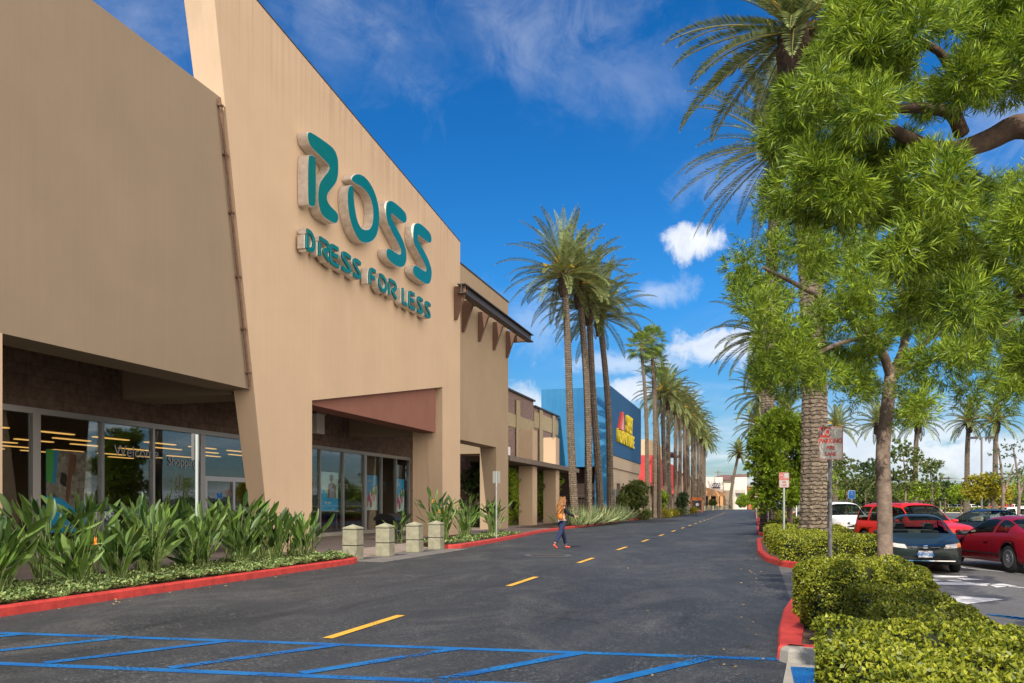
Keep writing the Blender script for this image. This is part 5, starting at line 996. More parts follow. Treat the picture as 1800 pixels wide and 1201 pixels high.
def sign(loc, top, w_, h_, lab, kind='park', rz=0, pm=None, pr=.033, name='no_parking_sign', group='no parking signs along the road'):
    o = thing(name, lab, 'sign', loc, rz, group); MB().lathe([(pr, 0), (pr, top-.02)], 10).build('post', pm or m_steel, o, smooth=False)
    zc_ = top-h_/2; y = -pr-.005
    def plate(pts, m, d, nm, par): return MB().prism([(x, y-d, zc_+z) for x, z in pts], [(x, y-d+.003, zc_+z) for x, z in pts]).build(nm, m, par)
    back = kind == 'back'
    if back: y = pr+.004
    pl = plate(rrect(w_, h_), mat('sign_back', (.27, .27, .25), .4, metal=.3) if back else m_sgn if kind != 'blue' else m_white, 0 if not back else 0, 'plate', o)
    if kind == 'park':
        ring = rrect(w_-.012, h_-.012); inn = rrect(w_-.028, h_-.028); mb = MB(); n = len(ring)
        mb.add([(x, y-.0035, zc_+z) for x, z in ring]+[(x, y-.0035, zc_+z) for x, z in inn], [(i, (i+1) % n, n+(i+1) % n, n+i) for i in range(n)]); mb.build('border', m_sred, pl)
        s = h_/.58; plate([(-w_/2+.02*s, h_/2-.02*s), (-w_/2+.20*s, h_/2-.02*s), (-w_/2+.20*s, h_/2-.19*s), (-w_/2+.02*s, h_/2-.19*s)], m_sred, .0055, 'red_square', pl)
        M_ = lambda x, z: face_m((x, y-.0065, zc_+z), (1, 0, 0))
        text_mesh('NO', .165*s, m_sgn, 'word', pl, M_(-w_/2+.11*s, h_/2-.105*s), .0005, .004*s, .72)
        text_mesh('PARKING', .115*s, m_sred, 'word', pl, M_(0, .035*s), .0005, .003*s, .80); text_mesh('FIRE', .095*s, m_sred, 'word', pl, M_(0, -.085*s), .0005, .002*s, .8); text_mesh('LANE', .095*s, m_sred, 'word', pl, M_(0, -.195*s), .0005, .002*s, .8)
    if kind == 'blue':
        plate(rrect(w_-.03, h_-.03), m_sblue, .0035, 'blue_field', pl)
        s = h_*.36; mb = MB(); q = lambda u, v: (u*s, y-.008, zc_+h_*.12+v*s)
        mb.lathe([(.09*s, 0), (.09*s, .002)], 10, (0*s, y-.009, zc_+h_*.12+.42*s), 'y'); mb.tube([q(0, .3), q(.02, 0), q(.22, 0), q(.32, -.28), q(.42, -.26)], .045*s, 5); mb.tube([q(.0, .15), q(.2, .15)], .04*s, 5)
        mb.tube([q(-.08+.28*math.cos(a), -.12+.28*math.sin(a)) for a in [R(150+i*20) for i in range(11)]], .035*s, 5); mb.build('wheelchair_symbol', m_white, pl)
    for zz in (h_/2-.04, -h_/2+.04): MB().lathe([(.008, 0), (.008, -.004)], 6, (0, y-.004, zc_+zz), 'y').build('bolt', m_dark, o)
    return o
def onZ(px, Z): v = P(px, 886, Z); return v.x, v.y
x, y = onZ(1459, 12.9); sign((x, y, .1), 2.72, .37, .515, 'nearest no parking fire lane sign on a grey post behind the front hedge', 'park', TH*.6, mat('post_grey', (.16, .155, .15), .6))
x, y = onZ(1378, 27.5); sign((x, y, .1), 2.56, .32, .50, 'white no parking fire lane sign standing in the palm island hedge', 'park', .1)
for px, Z, lab, kd in ((1350, 44, 'dull backed sign at the round tree, third along the kerb', 'back'), (1344, 52, 'white sign behind the dull backed one', 'park'), (1338, 60, 'white sign left of the others near the round tree', 'park'), (1330, 86, 'farthest small white sign on the right kerb', 'park')):
    x, y = onZ(px, Z); sign((x, y, .1), 2.6, .42, .6, lab, kd, 0)
x, y = onZ(346, 19.4); sign((x, y, .14), 3.12, .30, .62, 'thin white pole in the paradise plants carrying a sign seen nearly edge on', 'back', R(93), mat('pale_post', (.42, .48, .48), .5), .035)
x, y = onZ(872.5, 36); sign((x, y, .14), 2.9, .33, .52, 'grey backed sign leaning before the tower pier', 'back', .15, m_steel, .03)
for px, Z, lab in ((1081, 72, 'white sign above the flax beside the blue store'), (1153.5, 102, 'white sign between fan palm trunks'), (1188, 126, 'white sign at the foot of the left palm row')):
    x, y = onZ(px, Z); sign((x, y, .14), 2.75, .42, .60, lab, 'back', 0)
x, y = onZ(1497, 45); sign((x, y, 0), 2.35, .36, .46, 'blue wheelchair parking sign above the white car roof', 'blue', 0, name='disabled_parking_sign', group='blue wheelchair signs in the lot')
x, y = onZ(1400, 53); sign((x, y, 0), 2.5, .50, .50, 'blue wheelchair sign on a white post left of the massive trunk', 'blue', 0, m_white, name='disabled_parking_sign', group='blue wheelchair signs in the lot')
tc_ = place('black domed litter bin beside the store window behind the bollards', 'litter bin', (-14.75, 31.9, .14), 'litter_bin'); cx, cy = -14.75, 31.9
MB().box(cx-.42, cx+.42, cy-.42, cy+.42, .14, .95).build('body', m_black, tc_, bevel=.03)
mb = MB(); pr = [(cx+.5*math.cos(R(a)), .93+.30*math.sin(R(a))) for a in range(0, 181, 20)]; mb.prism([(x, cy-.5, z) for x, z in pr], [(x, cy+.5, z) for x, z in pr]); mb.build('hood', m_black, tc_); MB().tube([(cx+.43, cy-.2, .5), (cx+.47, cy, .5), (cx+.43, cy+.2, .5)], .015, 6).build('handle', m_steel, tc_)
x, y = onZ(1225, 150); nb = place('orange framed notice board standing before the palm row end', 'notice board', (x, y, .1), 'notice_board')
mb = MB(); mb.box(x-1.0, x-.85, y-.1, y+.1, 0, 2.3); mb.box(x+.85, x+1.0, y-.1, y+.1, 0, 2.3); mb.prism([(x-1.1, y-.12, 2.3), (x+1.1, y-.12, 2.3), (x+.8, y-.12, 2.8), (x-.8, y-.12, 2.8)], [(x-1.1, y+.12, 2.3), (x+1.1, y+.12, 2.3), (x+.8, y+.12, 2.8), (x-.8, y+.12, 2.8)]); mb.build('frame', mat('orange_paint', (.6, .16, .04), .6), nb)
MB().box(x-.8, x+.8, y-.03, y+.03, .5, 2.2).build('panel', m_dark, nb); MB().lathe([(.3, 0), (.3, -.01)], 12, (x+.1, y-.04, 1.5), 'y').build('picture', m_white, nb)
x, y = onZ(1333, 46); rf = place('small clump of red flowers at the kerb by the island hedge', 'plant', (x+.4, y, .1), 'red_flowers')
V, F = leaves(np.column_stack([rng.uniform(-.3, .3, 260), rng.uniform(-.3, .3, 260), rng.uniform(.1, .55, 260)]), rng.normal(size=(260, 3)), .12, .1, rng); npmesh('petals', V, F, mat('red_petal', (.55, .01, .02), .6), rf)
# lamp posts and utility poles
def lamp_post(px, Z, top, lab, double=True):
    b = P(px, 886, Z); o = place(lab, 'lamp post', (b.x, b.y, 0), 'lamp_post'); c = b; mp = mat('bronze_pole', (.17, .15, .145), .5)
    mb = MB(); mb.tube([(c.x, c.y, 0), (c.x, c.y, top)], .10, 8); mb.build('pole', mp, o); MB().lathe([(.28, 0), (.28, .8), (.1, .85)], 12, (c.x, c.y, 0)).build('base', m_conc, o)
    for s in ((-1, 1) if double else (1,)):
        h_ = MB(); h_.tube([(c.x, c.y, top-.1), (c.x+s*.4, c.y, top-.05)], .05, 6); h_.build('arm', mp, o); h2 = MB(); h2.prism([(c.x+s*.35, c.y-.2, top-.2), (c.x+s*1.25, c.y-.2, top-.2), (c.x+s*1.2, c.y-.2, top+.02), (c.x+s*.45, c.y-.2, top+.02)], [(c.x+s*.35, c.y+.2, top-.2), (c.x+s*1.25, c.y+.2, top-.2), (c.x+s*1.2, c.y+.2, top+.02), (c.x+s*.45, c.y+.2, top+.02)]); h2.build('lamp_head', m_dark, o)
lamp_post(1725.5, 88, P(1725, 768, 88).z, 'tall double headed lamp post above the yellow tree'); lamp_post(1653, 118, P(1653, 840, 118).z, 'short lamp post left of the yellow tree', False); lamp_post(1773, 118, P(1773, 832, 118).z, 'distant double lamp post right of the slim tufted tree')
lamp_post(1345, 100, P(1345, 771, 100).z, 'lamp post rising above the round bright tree', False)
upz = []
for px, Z, py, lab in ((1667, 230, 838, 'wooden utility pole beyond the dark low tree'), (1560, 250, 842, 'wooden utility pole behind the fern pine trunk'), (1790, 215, 832, 'wooden utility pole at the right edge'), (1262, 330, 828, 'utility pole behind the cream shop')):
    b = P(px, 886, Z); t = P(px, py, Z).z; o = place(lab, 'utility pole', (b.x, b.y, 0), 'utility_pole'); MB().tube([(b.x, b.y, 0), (b.x, b.y, t)], .16, 6).build('pole', m_rust, o); MB().box(b.x-1.2, b.x+1.2, b.y-.06, b.y+.06, t-.6, t-.45).build('crossarm', m_rust, o); upz.append((b.x, b.y, t-.4))
wr = place('sagging overhead cables low in the sky beyond the parking lot', 'cable', upz[1], 'overhead_cable'); mb = MB()
for dz in (0, -.7, -1.5):
    for a, b in ((upz[1], upz[0]), (upz[0], upz[2]), (upz[3], upz[1])): mb.tube([(a[0]+(b[0]-a[0])*t, a[1]+(b[1]-a[1])*t, a[2]+dz+(b[2]-a[2])*t-3*t*(1-t)) for t in np.linspace(0, 1, 12)], .035, 3)
mb.build('cable', m_dark, wr)

# ---------------------------------------------------------------- cars
m_tyre = mat('tyre', (.018, .018, .018), .85); m_rim = mat('alloy', (.55, .55, .56), .3, metal=.8); m_cg = glassmat('car_glass', (.52, .60, .57)); m_cg2 = glassmat('car_glass_rear', (.42, .48, .46)); m_cg3 = glassmat('car_glass_side', (.42, .48, .46)); m_seat = mat('seat_cloth', (.16, .15, .14), .9, .2, 8); m_mirg = mat('mirror_glass', (.5, .5, .5), .05, metal=1); m_chr = mat('chrome', (.7, .7, .7), .12, metal=1)
m_hl = mat('headlamp_glass', (.62, .58, .52), .12, .25, 12, coat=.8); m_amb = mat('amber_lens', (.75, .25, .05), .25, coat=.5); m_tl = mat('tail_lens', (.45, .01, .01), .25, coat=.5); m_arch = mat('wheel_well', (.01, .01, .01), .9)
def carpaint(n, c, metal=.35): return mat(n, c, .4, coat=.2, metal=0, spec=.25)
def interp(tab, x):
    xs = [t[0] for t in tab]; ys = [t[1] for t in tab]; return float(np.interp(x, xs, ys))
def smooth_tab(tab, L):
    xs = np.linspace(0, L, 241); ys = np.interp(xs, [t[0] for t in tab], [t[1] for t in tab]); k = np.ones(11)/11; yp = np.concatenate([np.full(5, ys[0]), ys, np.full(5, ys[-1])]); ys = np.convolve(yp, k, 'valid'); return lambda x: float(np.interp(x, xs, ys))
SED = dict(L=4.75, W=.88, top=[(0, .64), (.05, .70), (.5, .80), (1.35, .93), (2.15, 1.40), (2.6, 1.43), (3.2, 1.40), (4.0, 1.03), (4.6, .99), (4.75, .85)], belt=[(0, .60), (.5, .74), (1.3, .86), (2.5, .90), (3.8, .94), (4.6, .92), (4.75, .8)], bot=[(0, .28), (.3, .2), (4.4, .22), (4.75, .36)],
           ws=(1.38, 2.12), rw=(3.28, 3.98), sw=(1.62, 3.75), bp=(2.55, 2.66), wh=(.95, 3.68), r=.32, tum=.26)
CPE = dict(L=4.8, W=.90, top=[(0, .58), (.05, .64), (.6, .76), (1.45, .88), (2.25, 1.31), (2.75, 1.34), (3.3, 1.30), (4.05, 1.02), (4.65, .97), (4.8, .82)], belt=[(0, .55), (.6, .70), (1.4, .80), (2.5, .88), (3.8, .93), (4.6, .90), (4.8, .78)], bot=[(0, .26), (.3, .2), (4.4, .22), (4.8, .36)],
           ws=(1.48, 2.22), rw=(3.38, 4.02), sw=(1.75, 3.65), bp=(2.98, 3.08), wh=(.98, 3.72), r=.33, tum=.30)
SUV = dict(L=4.75, W=.93, top=[(0, .86), (.05, .93), (.4, 1.0), (1.3, 1.08), (1.85, 1.66), (2.3, 1.71), (4.3, 1.70), (4.62, 1.6), (4.70, 1.1), (4.75, .95)], belt=[(0, .82), (.4, .93), (1.3, 1.02), (4.6, 1.05), (4.75, .9)], bot=[(0, .36), (.3, .30), (4.4, .32), (4.75, .42)],
           ws=(1.33, 1.84), rw=(4.58, 4.70), sw=(1.55, 4.42), bp=(2.58, 2.68), bp2=(3.5, 3.58), wh=(.95, 3.75), r=.37, tum=.15)
def wheel(par, x, y, r, sgn, spokes=7, name='wheel'):
    t = MB().lathe([(r*.62, -.10), (r*.9, -.11), (r, -.07), (r, .07), (r*.9, .11), (r*.62, .10)], 28, (x, y, r), 'y').build(name, m_tyre, par, smooth=True)
    yo = y+sgn*.095; MB().lathe([(r*.64, -.02), (r*.64, .02), (r*.58, .02), (r*.56, -.02)], 28, (x, yo, r), 'y').build('rim', m_rim, t)
    mb = MB(); mb.lathe([(r*.15, -.015), (r*.15, .018), (.01, .022)], 14, (x, yo, r), 'y')
    for k in range(spokes): a = 2*math.pi*k/spokes; mb.tube([(x+r*.1*math.cos(a), yo, r+r*.1*math.sin(a)), (x+r*.6*math.cos(a), yo, r+r*.6*math.sin(a))], [.03, .02], 5)
    mb.build('spokes', m_rim, t); MB().lathe([(r*.6, -.01), (r*.6, .0)], 20, (x, yo-sgn*.05, r), 'y').build('brake_disc', m_arch, t)
def car(spec, name, label, paint, loc, heading, det=2, plate=None, spokes=7, rack=False, scale=1, group='cars parked in the lot'):
    """front of the car points along local -x; heading = direction of the front in degrees from +x"""
    o = thing(name, label, 'car', loc, R(heading)+math.pi, group); o.scale = (scale,)*3; L = spec['L']; W = spec['W']
    T = smooth_tab(spec['top'], L); B = smooth_tab(spec['belt'], L); bo = smooth_tab(spec['bot'], L); n = 64 if det > 1 else 34
    xs = sorted(set([L*.5*(1-math.cos(math.pi*i/n)) for i in range(n+1)]+list(spec['ws'])+list(spec['rw'])+list(spec['sw'])+list(spec['bp'])))
    def wx(x): t = min(x, L-x)/.9; return W*(1-.17*max(0, 1-t)**2.2)
    sid = [0, .06, .16, .3, .45, .6, .72, .80, .84]; tp = [.80, .70, .55, .38, .2, 0]; vs = []; rows = []
    for x in xs:
        w_ = wx(x); b = B(x); t = max(T(x), b+.02); zb = bo(x); pts = [(0, zb), (w_*.6, zb), (w_-.06, zb+.01), (w_-.015, zb+.09), (w_, zb+(b-zb)*.45), (w_-.004, b-.16), (w_-.03, b-.05), (w_-.05, b-.01)]
        Hh = t-b; wi = w_-.055
        for s in sid: y = (1-s**4)**.25; pts.append((wi*y*(1-spec['tum']*s*min(1, Hh/.5)), b+Hh*s))
        for s in tp: z = (1-s**4)**.25; pts.append((wi*s*(1-spec['tum']*z*min(1, Hh/.5)), b+Hh*z))
        rows.append(pts)
    m = len(rows[0]); full = []
    for x, pts in zip(xs, rows):
        ring = pts+[(-y, z) for y, z in pts[-2:0:-1]]
        for y, z in ring: f = .16*(y/W)**2*max(0, 1-x/.8); g = .14*(y/W)**2*max(0, 1-(L-x)/.8); full.append((x+f-g, y, z))
    K = len(rows[0])*2-2; fs = []; mi = []
    def region(i, j):                       # glass kind of the face between station i,i+1 and ring j,j+1
        j = j if j < m-1 else (K-1-j); x = (xs[i]+xs[i+1])/2; k = j-8
        if k < 1 or T(x)-B(x) < .06: return 0
        ss, ns = spec['ws'], spec['rw']
        if k >= 8 and ss[0] < x < ss[1]: return 1
        if k >= 8 and ns[0] < x < ns[1]: return 2
        if 1 <= k <= 6 and spec['sw'][0] < x < spec['sw'][1] and T(x)-B(x) > .14:
            for q in ('bp', 'bp2'):
                if q in spec and spec[q][0] < x < spec[q][1]: return 0
            return 3
        return 0
    for i in range(len(xs)-1):
        for j in range(K): fs.append((i*K+j, i*K+(j+1) % K, (i+1)*K+(j+1) % K, (i+1)*K+j)); mi.append(region(i, j))
    fs += [tuple(range(K)), tuple(range((len(xs)-1)*K, len(xs)*K))]; mi += [0, 0]
    me = bpy.data.meshes.new('body'); me.from_pydata(full, [], fs); me.update()
    for mm in (paint, m_cg, m_cg2, m_cg3, m_arch): me.materials.append(mm)
    me.polygons.foreach_set('material_index', mi); me.polygons.foreach_set('use_smooth', [True]*len(fs))
    bm = bmesh.new(); bm.from_mesh(me); bmesh.ops.recalc_face_normals(bm, faces=bm.faces); bm.to_mesh(me); bvh = BVHTree.FromBMesh(bm); bm.free()
    tmp = bpy.data.objects.new('body', me); COL.objects.link(tmp); cutm = MB()
    for xw in spec['wh']:
        for s in (-1, 1): cutm.lathe([(spec['r']+.055, -.16), (spec['r']+.055, .2)], 28, (xw, s*(W-.04), spec['r']), 'y')
    cut = cutm.build('cut', m_arch); md = tmp.modifiers.new('b', 'BOOLEAN'); md.operation = 'DIFFERENCE'; md.object = cut; md.solver = 'EXACT'
    try: md.material_mode = 'TRANSFER'
    except Exception: pass
    dg = bpy.context.evaluated_depsgraph_get(); dg.update(); me2 = bpy.data.meshes.new_from_object(tmp.evaluated_get(dg)); bpy.data.objects.remove(cut); bpy.data.objects.remove(tmp)
    names = {0: 'body', 1: 'windshield', 2: 'rear_window', 3: 'side_window', 4: 'side_window'}; parts = {}
    mats_ = [x for x in me2.materials]; idx_ = [m_.name for m_ in mats_]; assert idx_[1:4] == [m_cg.name, m_cg2.name, m_cg3.name], idx_
    for key, nm in names.items():
        b2 = bmesh.new(); b2.from_mesh(me2)
        kill = [f for f in b2.faces if (f.material_index in (1, 2, 3) if key == 0 else f.material_index != min(key, 3) or (key >= 3 and (f.calc_center_median().y > 0) != (key == 3)))]
        bmesh.ops.delete(b2, geom=kill, context='FACES')
        if not b2.faces: b2.free(); continue
        mm = bpy.data.meshes.new(nm); b2.to_mesh(mm); b2.free(); ids = [p_.material_index for p_ in mm.polygons]; mm.materials.clear()
        if key: mm.materials.append((m_cg, m_cg2, m_cg3, m_cg3)[key-1])
        else:
            for q in mats_: mm.materials.append(q)
            mm.polygons.foreach_set('material_index', ids)
        p = bpy.data.objects.new(nm, mm); COL.objects.link(p); p.parent = o; parts[nm] = p
    cx0 = spec['ws'][0]; bz_ = B(2.4)
    it_ = MB(); it_.box(cx0+.1, spec['sw'][1]+.1, -W+.14, W-.14, .3, .34); it_.box(cx0+.05, cx0+.45, -W+.16, W-.16, .34, bz_-.03); it_.build('dashboard', m_arch, o)
    for sx_, ys_ in ((1.05, (-.37, .37)), (1.95, (0,))):
        for y_ in ys_:
            hw_ = .25 if ys_ != (0,) else .62; s_ = MB(); s_.box(cx0+sx_, cx0+sx_+.5, y_-hw_, y_+hw_, .36, .58); s_.prism([(cx0+sx_+.45, y_-hw_, .55), (cx0+sx_+.6, y_-hw_, .55), (cx0+sx_+.78, y_-hw_*.85, bz_+.08), (cx0+sx_+.68, y_-hw_*.85, bz_+.08)], [(cx0+sx_+.45, y_+hw_, .55), (cx0+sx_+.6, y_+hw_, .55), (cx0+sx_+.78, y_+hw_*.85, bz_+.08), (cx0+sx_+.68, y_+hw_*.85, bz_+.08)])
            for hy in ((y_,) if hw_ < .5 else (-.38, .38)): s_.box(cx0+sx_+.68, cx0+sx_+.77, hy-.12, hy+.12, bz_+.1, bz_+.26)
            s_.build('seat', m_seat, o, bevel=.03)
    for i, xw in enumerate(spec['wh']):
        for s in (-1, 1): wheel(o, xw, s*(W-.135), spec['r'], s, spokes)
    def decal(axis, pts, nm, mtl, nu=8, nv=3, off=.005, par=None):
        """quad (4 corners, a,b in the plane seen along axis) wrapped on the body"""
        dr_ = {'f': Vector((1, 0, 0)), 'r': Vector((-1, 0, 0)), 'l': Vector((0, 1, 0)), 'd': Vector((0, -1, 0))}[axis]; V_ = []
        for j in range(nv+1):
            for i in range(nu+1):
                u = i/nu; v = j/nv; a = [pts[0][k]*(1-u)*(1-v)+pts[1][k]*u*(1-v)+pts[2][k]*u*v+pts[3][k]*(1-u)*v for k in (0, 1)]
                org = Vector((-2, a[0], a[1])) if axis == 'f' else Vector((L+2, a[0], a[1])) if axis == 'r' else Vector((a[0], -3, a[1])) if axis == 'l' else Vector((a[0], 3, a[1]))
                h = bvh.ray_cast(org, dr_)
                if h[0] is None: h = (org+dr_*2.1, -dr_)
                V_.append(h[0]-dr_*off+(h[1]*off*.6))
        F_ = [(j*(nu+1)+i, j*(nu+1)+i+1, (j+1)*(nu+1)+i+1, (j+1)*(nu+1)+i) for j in range(nv) for i in range(nu)]
        mb = MB(); mb.add(V_, F_); return mb.build(nm, mtl, par or o, smooth=True)
    zf = T(.02)
    hz_ = B(.05)
    if spec is SUV:
        decal('f', [(-.52, .62), (.52, .62), (.52, .84), (-.52, .84)], 'grille', m_arch, 10, 3); decal('f', [(-.50, .72), (.50, .72), (.50, .745), (-.50, .745)], 'grille_bar', m_chr, 10, 1, .012)
        for s in (-1, 1): hl = decal('f', [(s*.55, .66), (s*.84, .66), (s*.84, .83), (s*.55, .83)], 'headlight', m_hl, 6, 3, .008); decal('f', [(s*.55, .59), (s*.84, .59), (s*.84, .64), (s*.55, .64)], 'turn_signal', m_amb, 6, 1, .008)
        decal('f', [(-.86, .40), (.86, .40), (.86, .56), (-.86, .56)], 'bumper', m_chr if 'red' in label else m_arch, 12, 2, .02)
    else:
        decal('f', [(-.30, .60), (.30, .60), (.36, .68), (-.36, .68)], 'grille', m_arch, 10, 3, .006); gb = decal('f', [(-.33, .635), (.33, .635), (.33, .65), (-.33, .65)], 'grille_bar', m_chr, 8, 1, .014); decal('f', [(-.37, .682), (.37, .682), (.37, .70), (-.37, .70)], 'grille_trim', m_chr, 8, 1, .010); decal('f', [(-.045, .61), (.045, .61), (.045, .68), (-.045, .68)], 'badge', m_chr, 3, 2, .018)
        for s in (-1, 1):
            decal('f', [(s*.40, .605), (s*.80, .645), (s*.80, .735), (s*.45, .70)], 'headlight', m_hl, 10, 4, .009); decal('f', [(s*.70, .635), (s*.815, .65), (s*.815, .74), (s*.72, .728)], 'turn_signal', m_amb, 4, 3, .014)
        decal('f', [(-.58, .34), (.58, .34), (.54, .42), (-.54, .42)], 'air_intake', m_arch, 12, 2, .006); decal('f', [(-.66, .305), (.66, .305), (.66, .325), (-.66, .325)], 'bumper_lip', m_chr if det > 1 else m_arch, 12, 1, .012)
    for s in (-1, 1): decal('r', [(s*.48, B(L-.1)-.26), (s*.84, B(L-.1)-.26), (s*.84, B(L-.1)-.10), (s*.48, B(L-.1)-.10)], 'tail_light', m_tl, 6, 3, .008); ax = 'l' if s < 0 else 'd'; decal(ax, [(L-.42, B(L-.3)-.24), (L-.12, B(L-.3)-.24), (L-.12, B(L-.3)-.12), (L-.42, B(L-.3)-.12)], 'tail_light', m_tl, 4, 2, .006)
    if det > 1:
        for ax, s in (('l', -1), ('d', 1)):
            sw = spec['sw']; ed = [sw[0]-.25, (spec['bp'][0]+spec['bp'][1])/2]+([spec.get('bp2', (0, 0))[0]] if 'bp2' in spec else ([sw[1]-.1] if spec is SED else []))
            for xd in ed: decal(ax, [(xd, .28), (xd+.012, .28), (xd+.012, B(xd)-.03), (xd, B(xd)-.03)], 'door_seam', m_arch, 1, 8, .002)
            decal(ax, [(sw[0]-.25, .40), (L-1.4, .40), (L-1.4, .43), (sw[0]-.25, .43)], 'side_trim', m_arch, 14, 1, .006)
            for xd in ed[1:]: decal(ax, [(xd-.30, B(xd)-.17), (xd-.10, B(xd)-.17), (xd-.10, B(xd)-.14), (xd-.30, B(xd)-.14)], 'door_handle', paint, 3, 1, .02)
            mr_ = MB(); c = Vector((sw[0]+.02, s*(W-.02), B(sw[0])+.05)); mr_.tube([c, c+Vector((0, s*.08, .02))], .03, 6); hh_ = [(r_*.115, z_) for r_, z_ in ((0.01, -.05), (.8, -.04), (1, 0), (.8, .05), (.01, .06))]
            mr_.lathe([(r_, z_) for r_, z_ in hh_], 12, (c.x, c.y+s*.15, c.z+.03), 'z'); mm_ = mr_.build('mirror', paint, o, smooth=True)
            MB().box(c.x+.045, c.x+.09, c.y+s*.15-.08, c.y+s*.15+.08, c.z-.01, c.z+.07).build('mirror_glass', m_mirg, mm_)
        wp = MB()
        for y_ in (-.45, .15): h = [bvh.ray_cast(Vector((spec['ws'][0]+.02+dx, y_+dy, 3)), Vector((0, 0, -1)))[0]+Vector((0, 0, .02)) for dx, dy in ((0, 0), (.05, .25), (.08, .5))]; wp.tube(h, .008, 4)
        wp.build('wiper', m_black, o)
        se = MB()
        if plate:
            pz = .40 if spec is not SUV else .5
            h = bvh.ray_cast(Vector((-2, 0, pz)), Vector((1, 0, 0)))[0]; MB().box(h.x-.03, h.x-.018, -.155, .155, pz-.005, pz+.155).build('number_plate', m_white, o)
            text_mesh(plate, .125, m_sblue, 'number', o, face_m((h.x-.034, 0, pz+.065), (0, -1, 0)), .001, .002, .72)
            text_mesh('California', .035, m_sred, 'number', o, face_m((h.x-.034, 0, pz+.138), (0, -1, 0)), .001, 0, 1)
    if rack:
        rk = MB()
        for s in (-1, 1): rk.tube([(2.0, s*.6, 1.70), (2.1, s*.6, 1.77), (4.2, s*.6, 1.76), (4.3, s*.6, 1.69)], .018, 6)
        for x_ in (2.5, 3.2, 3.9): rk.tube([(x_, -.6, 1.765), (x_, .6, 1.765)], .015, 6)
        rk.build('roof_rack', m_dark, o)
    o['label'] = label; return o
p_green = carpaint('dark_green_paint', (.016, .026, .024), .2); p_red = carpaint('bright_red_paint', (.55, .02, .015), .1); p_wine = carpaint('wine_red_paint', (.22, .004, .012), .35); p_white = carpaint('car_white', (.72, .72, .70), 0); p_navy = carpaint('navy_paint', (.02, .032, .055), .4); p_grey = carpaint('grey_paint', (.10, .11, .13), .5); p_teal = carpaint('teal_grey_paint', (.03, .05, .055), .4)
def front_at(px, Z): v = P(px, 886, Z); return v
def put(spec, name, label, paint, fx, fy, heading, **k):     # (fx, fy): where the middle of the front bumper stands
    h = R(heading); return car(spec, name, label, paint, (fx, fy, 0), heading, **k)
# heading convention: 270 = front towards the camera
a = P(1627, 886, 19.3); put(SED, 'parked_car', 'dark green sedan facing the camera behind the slim fern pine trunk', p_green, a.x, a.y, 265, plate='4NPW306', spokes=8, scale=.95)
put(CPE, 'parked_car', 'shiny wine red coupe seen from its rear side at the right edge', p_wine, 5.55+.08, 25.9, 104, spokes=9)
a = P(1676, 886, 25.6); put(SUV, 'parked_car', 'bright red boxy car with roof rack behind the dark green sedan', p_red, a.x+.05, a.y-.2, 294, rack=True, spokes=6, plate='3RKT218', scale=.97)
a = P(1512, 886, 35.5); wc = put(SUV, 'parked_car', 'white boxy car with small lettering on its front wing, right of the massive trunk', p_white, a.x, a.y, 285, rack=True, spokes=6, scale=1.0)
text_mesh('Carvers', .24, m_dark, 'lettering', wc, Matrix.Translation((.75, -.985, .78)) @ face_m((0, 0, 0), (1, 0, 0)), .003, .002, 1); MB().lathe([(.1, 0), (.1, -.01)], 3, (.2, -.97, .8), 'y').build('orange_mark', m_amb, wc)
a = P(1690, 886, 33.5); put(SED, 'parked_car', 'navy sedan between the red car and the wine red coupe roof', p_navy, a.x-.2, a.y+1.5, 110, plate=None)
a = P(1668, 886, 39); put(SED, 'parked_car', 'dark grey sedan just right of the red car windshield', p_teal, a.x, a.y, 290, det=1)
a = P(1702, 886, 54); put(SED, 'parked_car', 'white sedan alone before the distant hedge line', p_white, a.x, a.y, 180, det=1)
a = P(1772, 886, 39); put(SED, 'parked_car', 'dark sedan cut by the right edge above the coupe roof', p_navy, a.x, a.y+2, 130, det=1)
a = P(1392, 886, 86); put(SED, 'parked_car', 'dark sedan with red tail lamp left of the massive trunk', p_navy, a.x, a.y, 160, det=1)
a = P(1366, 886, 135); put(SUV, 'parked_car', 'white boxy car under the round bright tree', p_white, a.x, a.y, 250, det=1)
pa = None
for i, (px, mm, cw) in enumerate(((1655, p_grey, 'grey'), (1680, p_white, 'white'), (1702, p_navy, 'dark blue'), (1731, p_red, 'red'), (1755, p_white, 'pale'), (1768, p_grey, 'silver grey'), (1785, p_white, 'white'), (1640, p_white, 'white'), (1800, p_navy, 'dark blue'))):
    a = P(px, 886, 176+3*(i % 3)); put((SED, SUV)[i in (3, 6)], 'parked_car', 'far tiny %s car %s along the distant road' % (cw, ['behind the short lamp post', 'left of the yellow tree', 'just left of the yellow trunk', 'right of the yellow trunk', 'left of the slim tufted tree', 'next to the slim tufted stem', 'between the two tufted trees', 'left of the short lamp post', 'at the right edge'][i]), mm, a.x, a.y, 180, det=1, spokes=5, group='far cars along the distant road', scale=1.1)

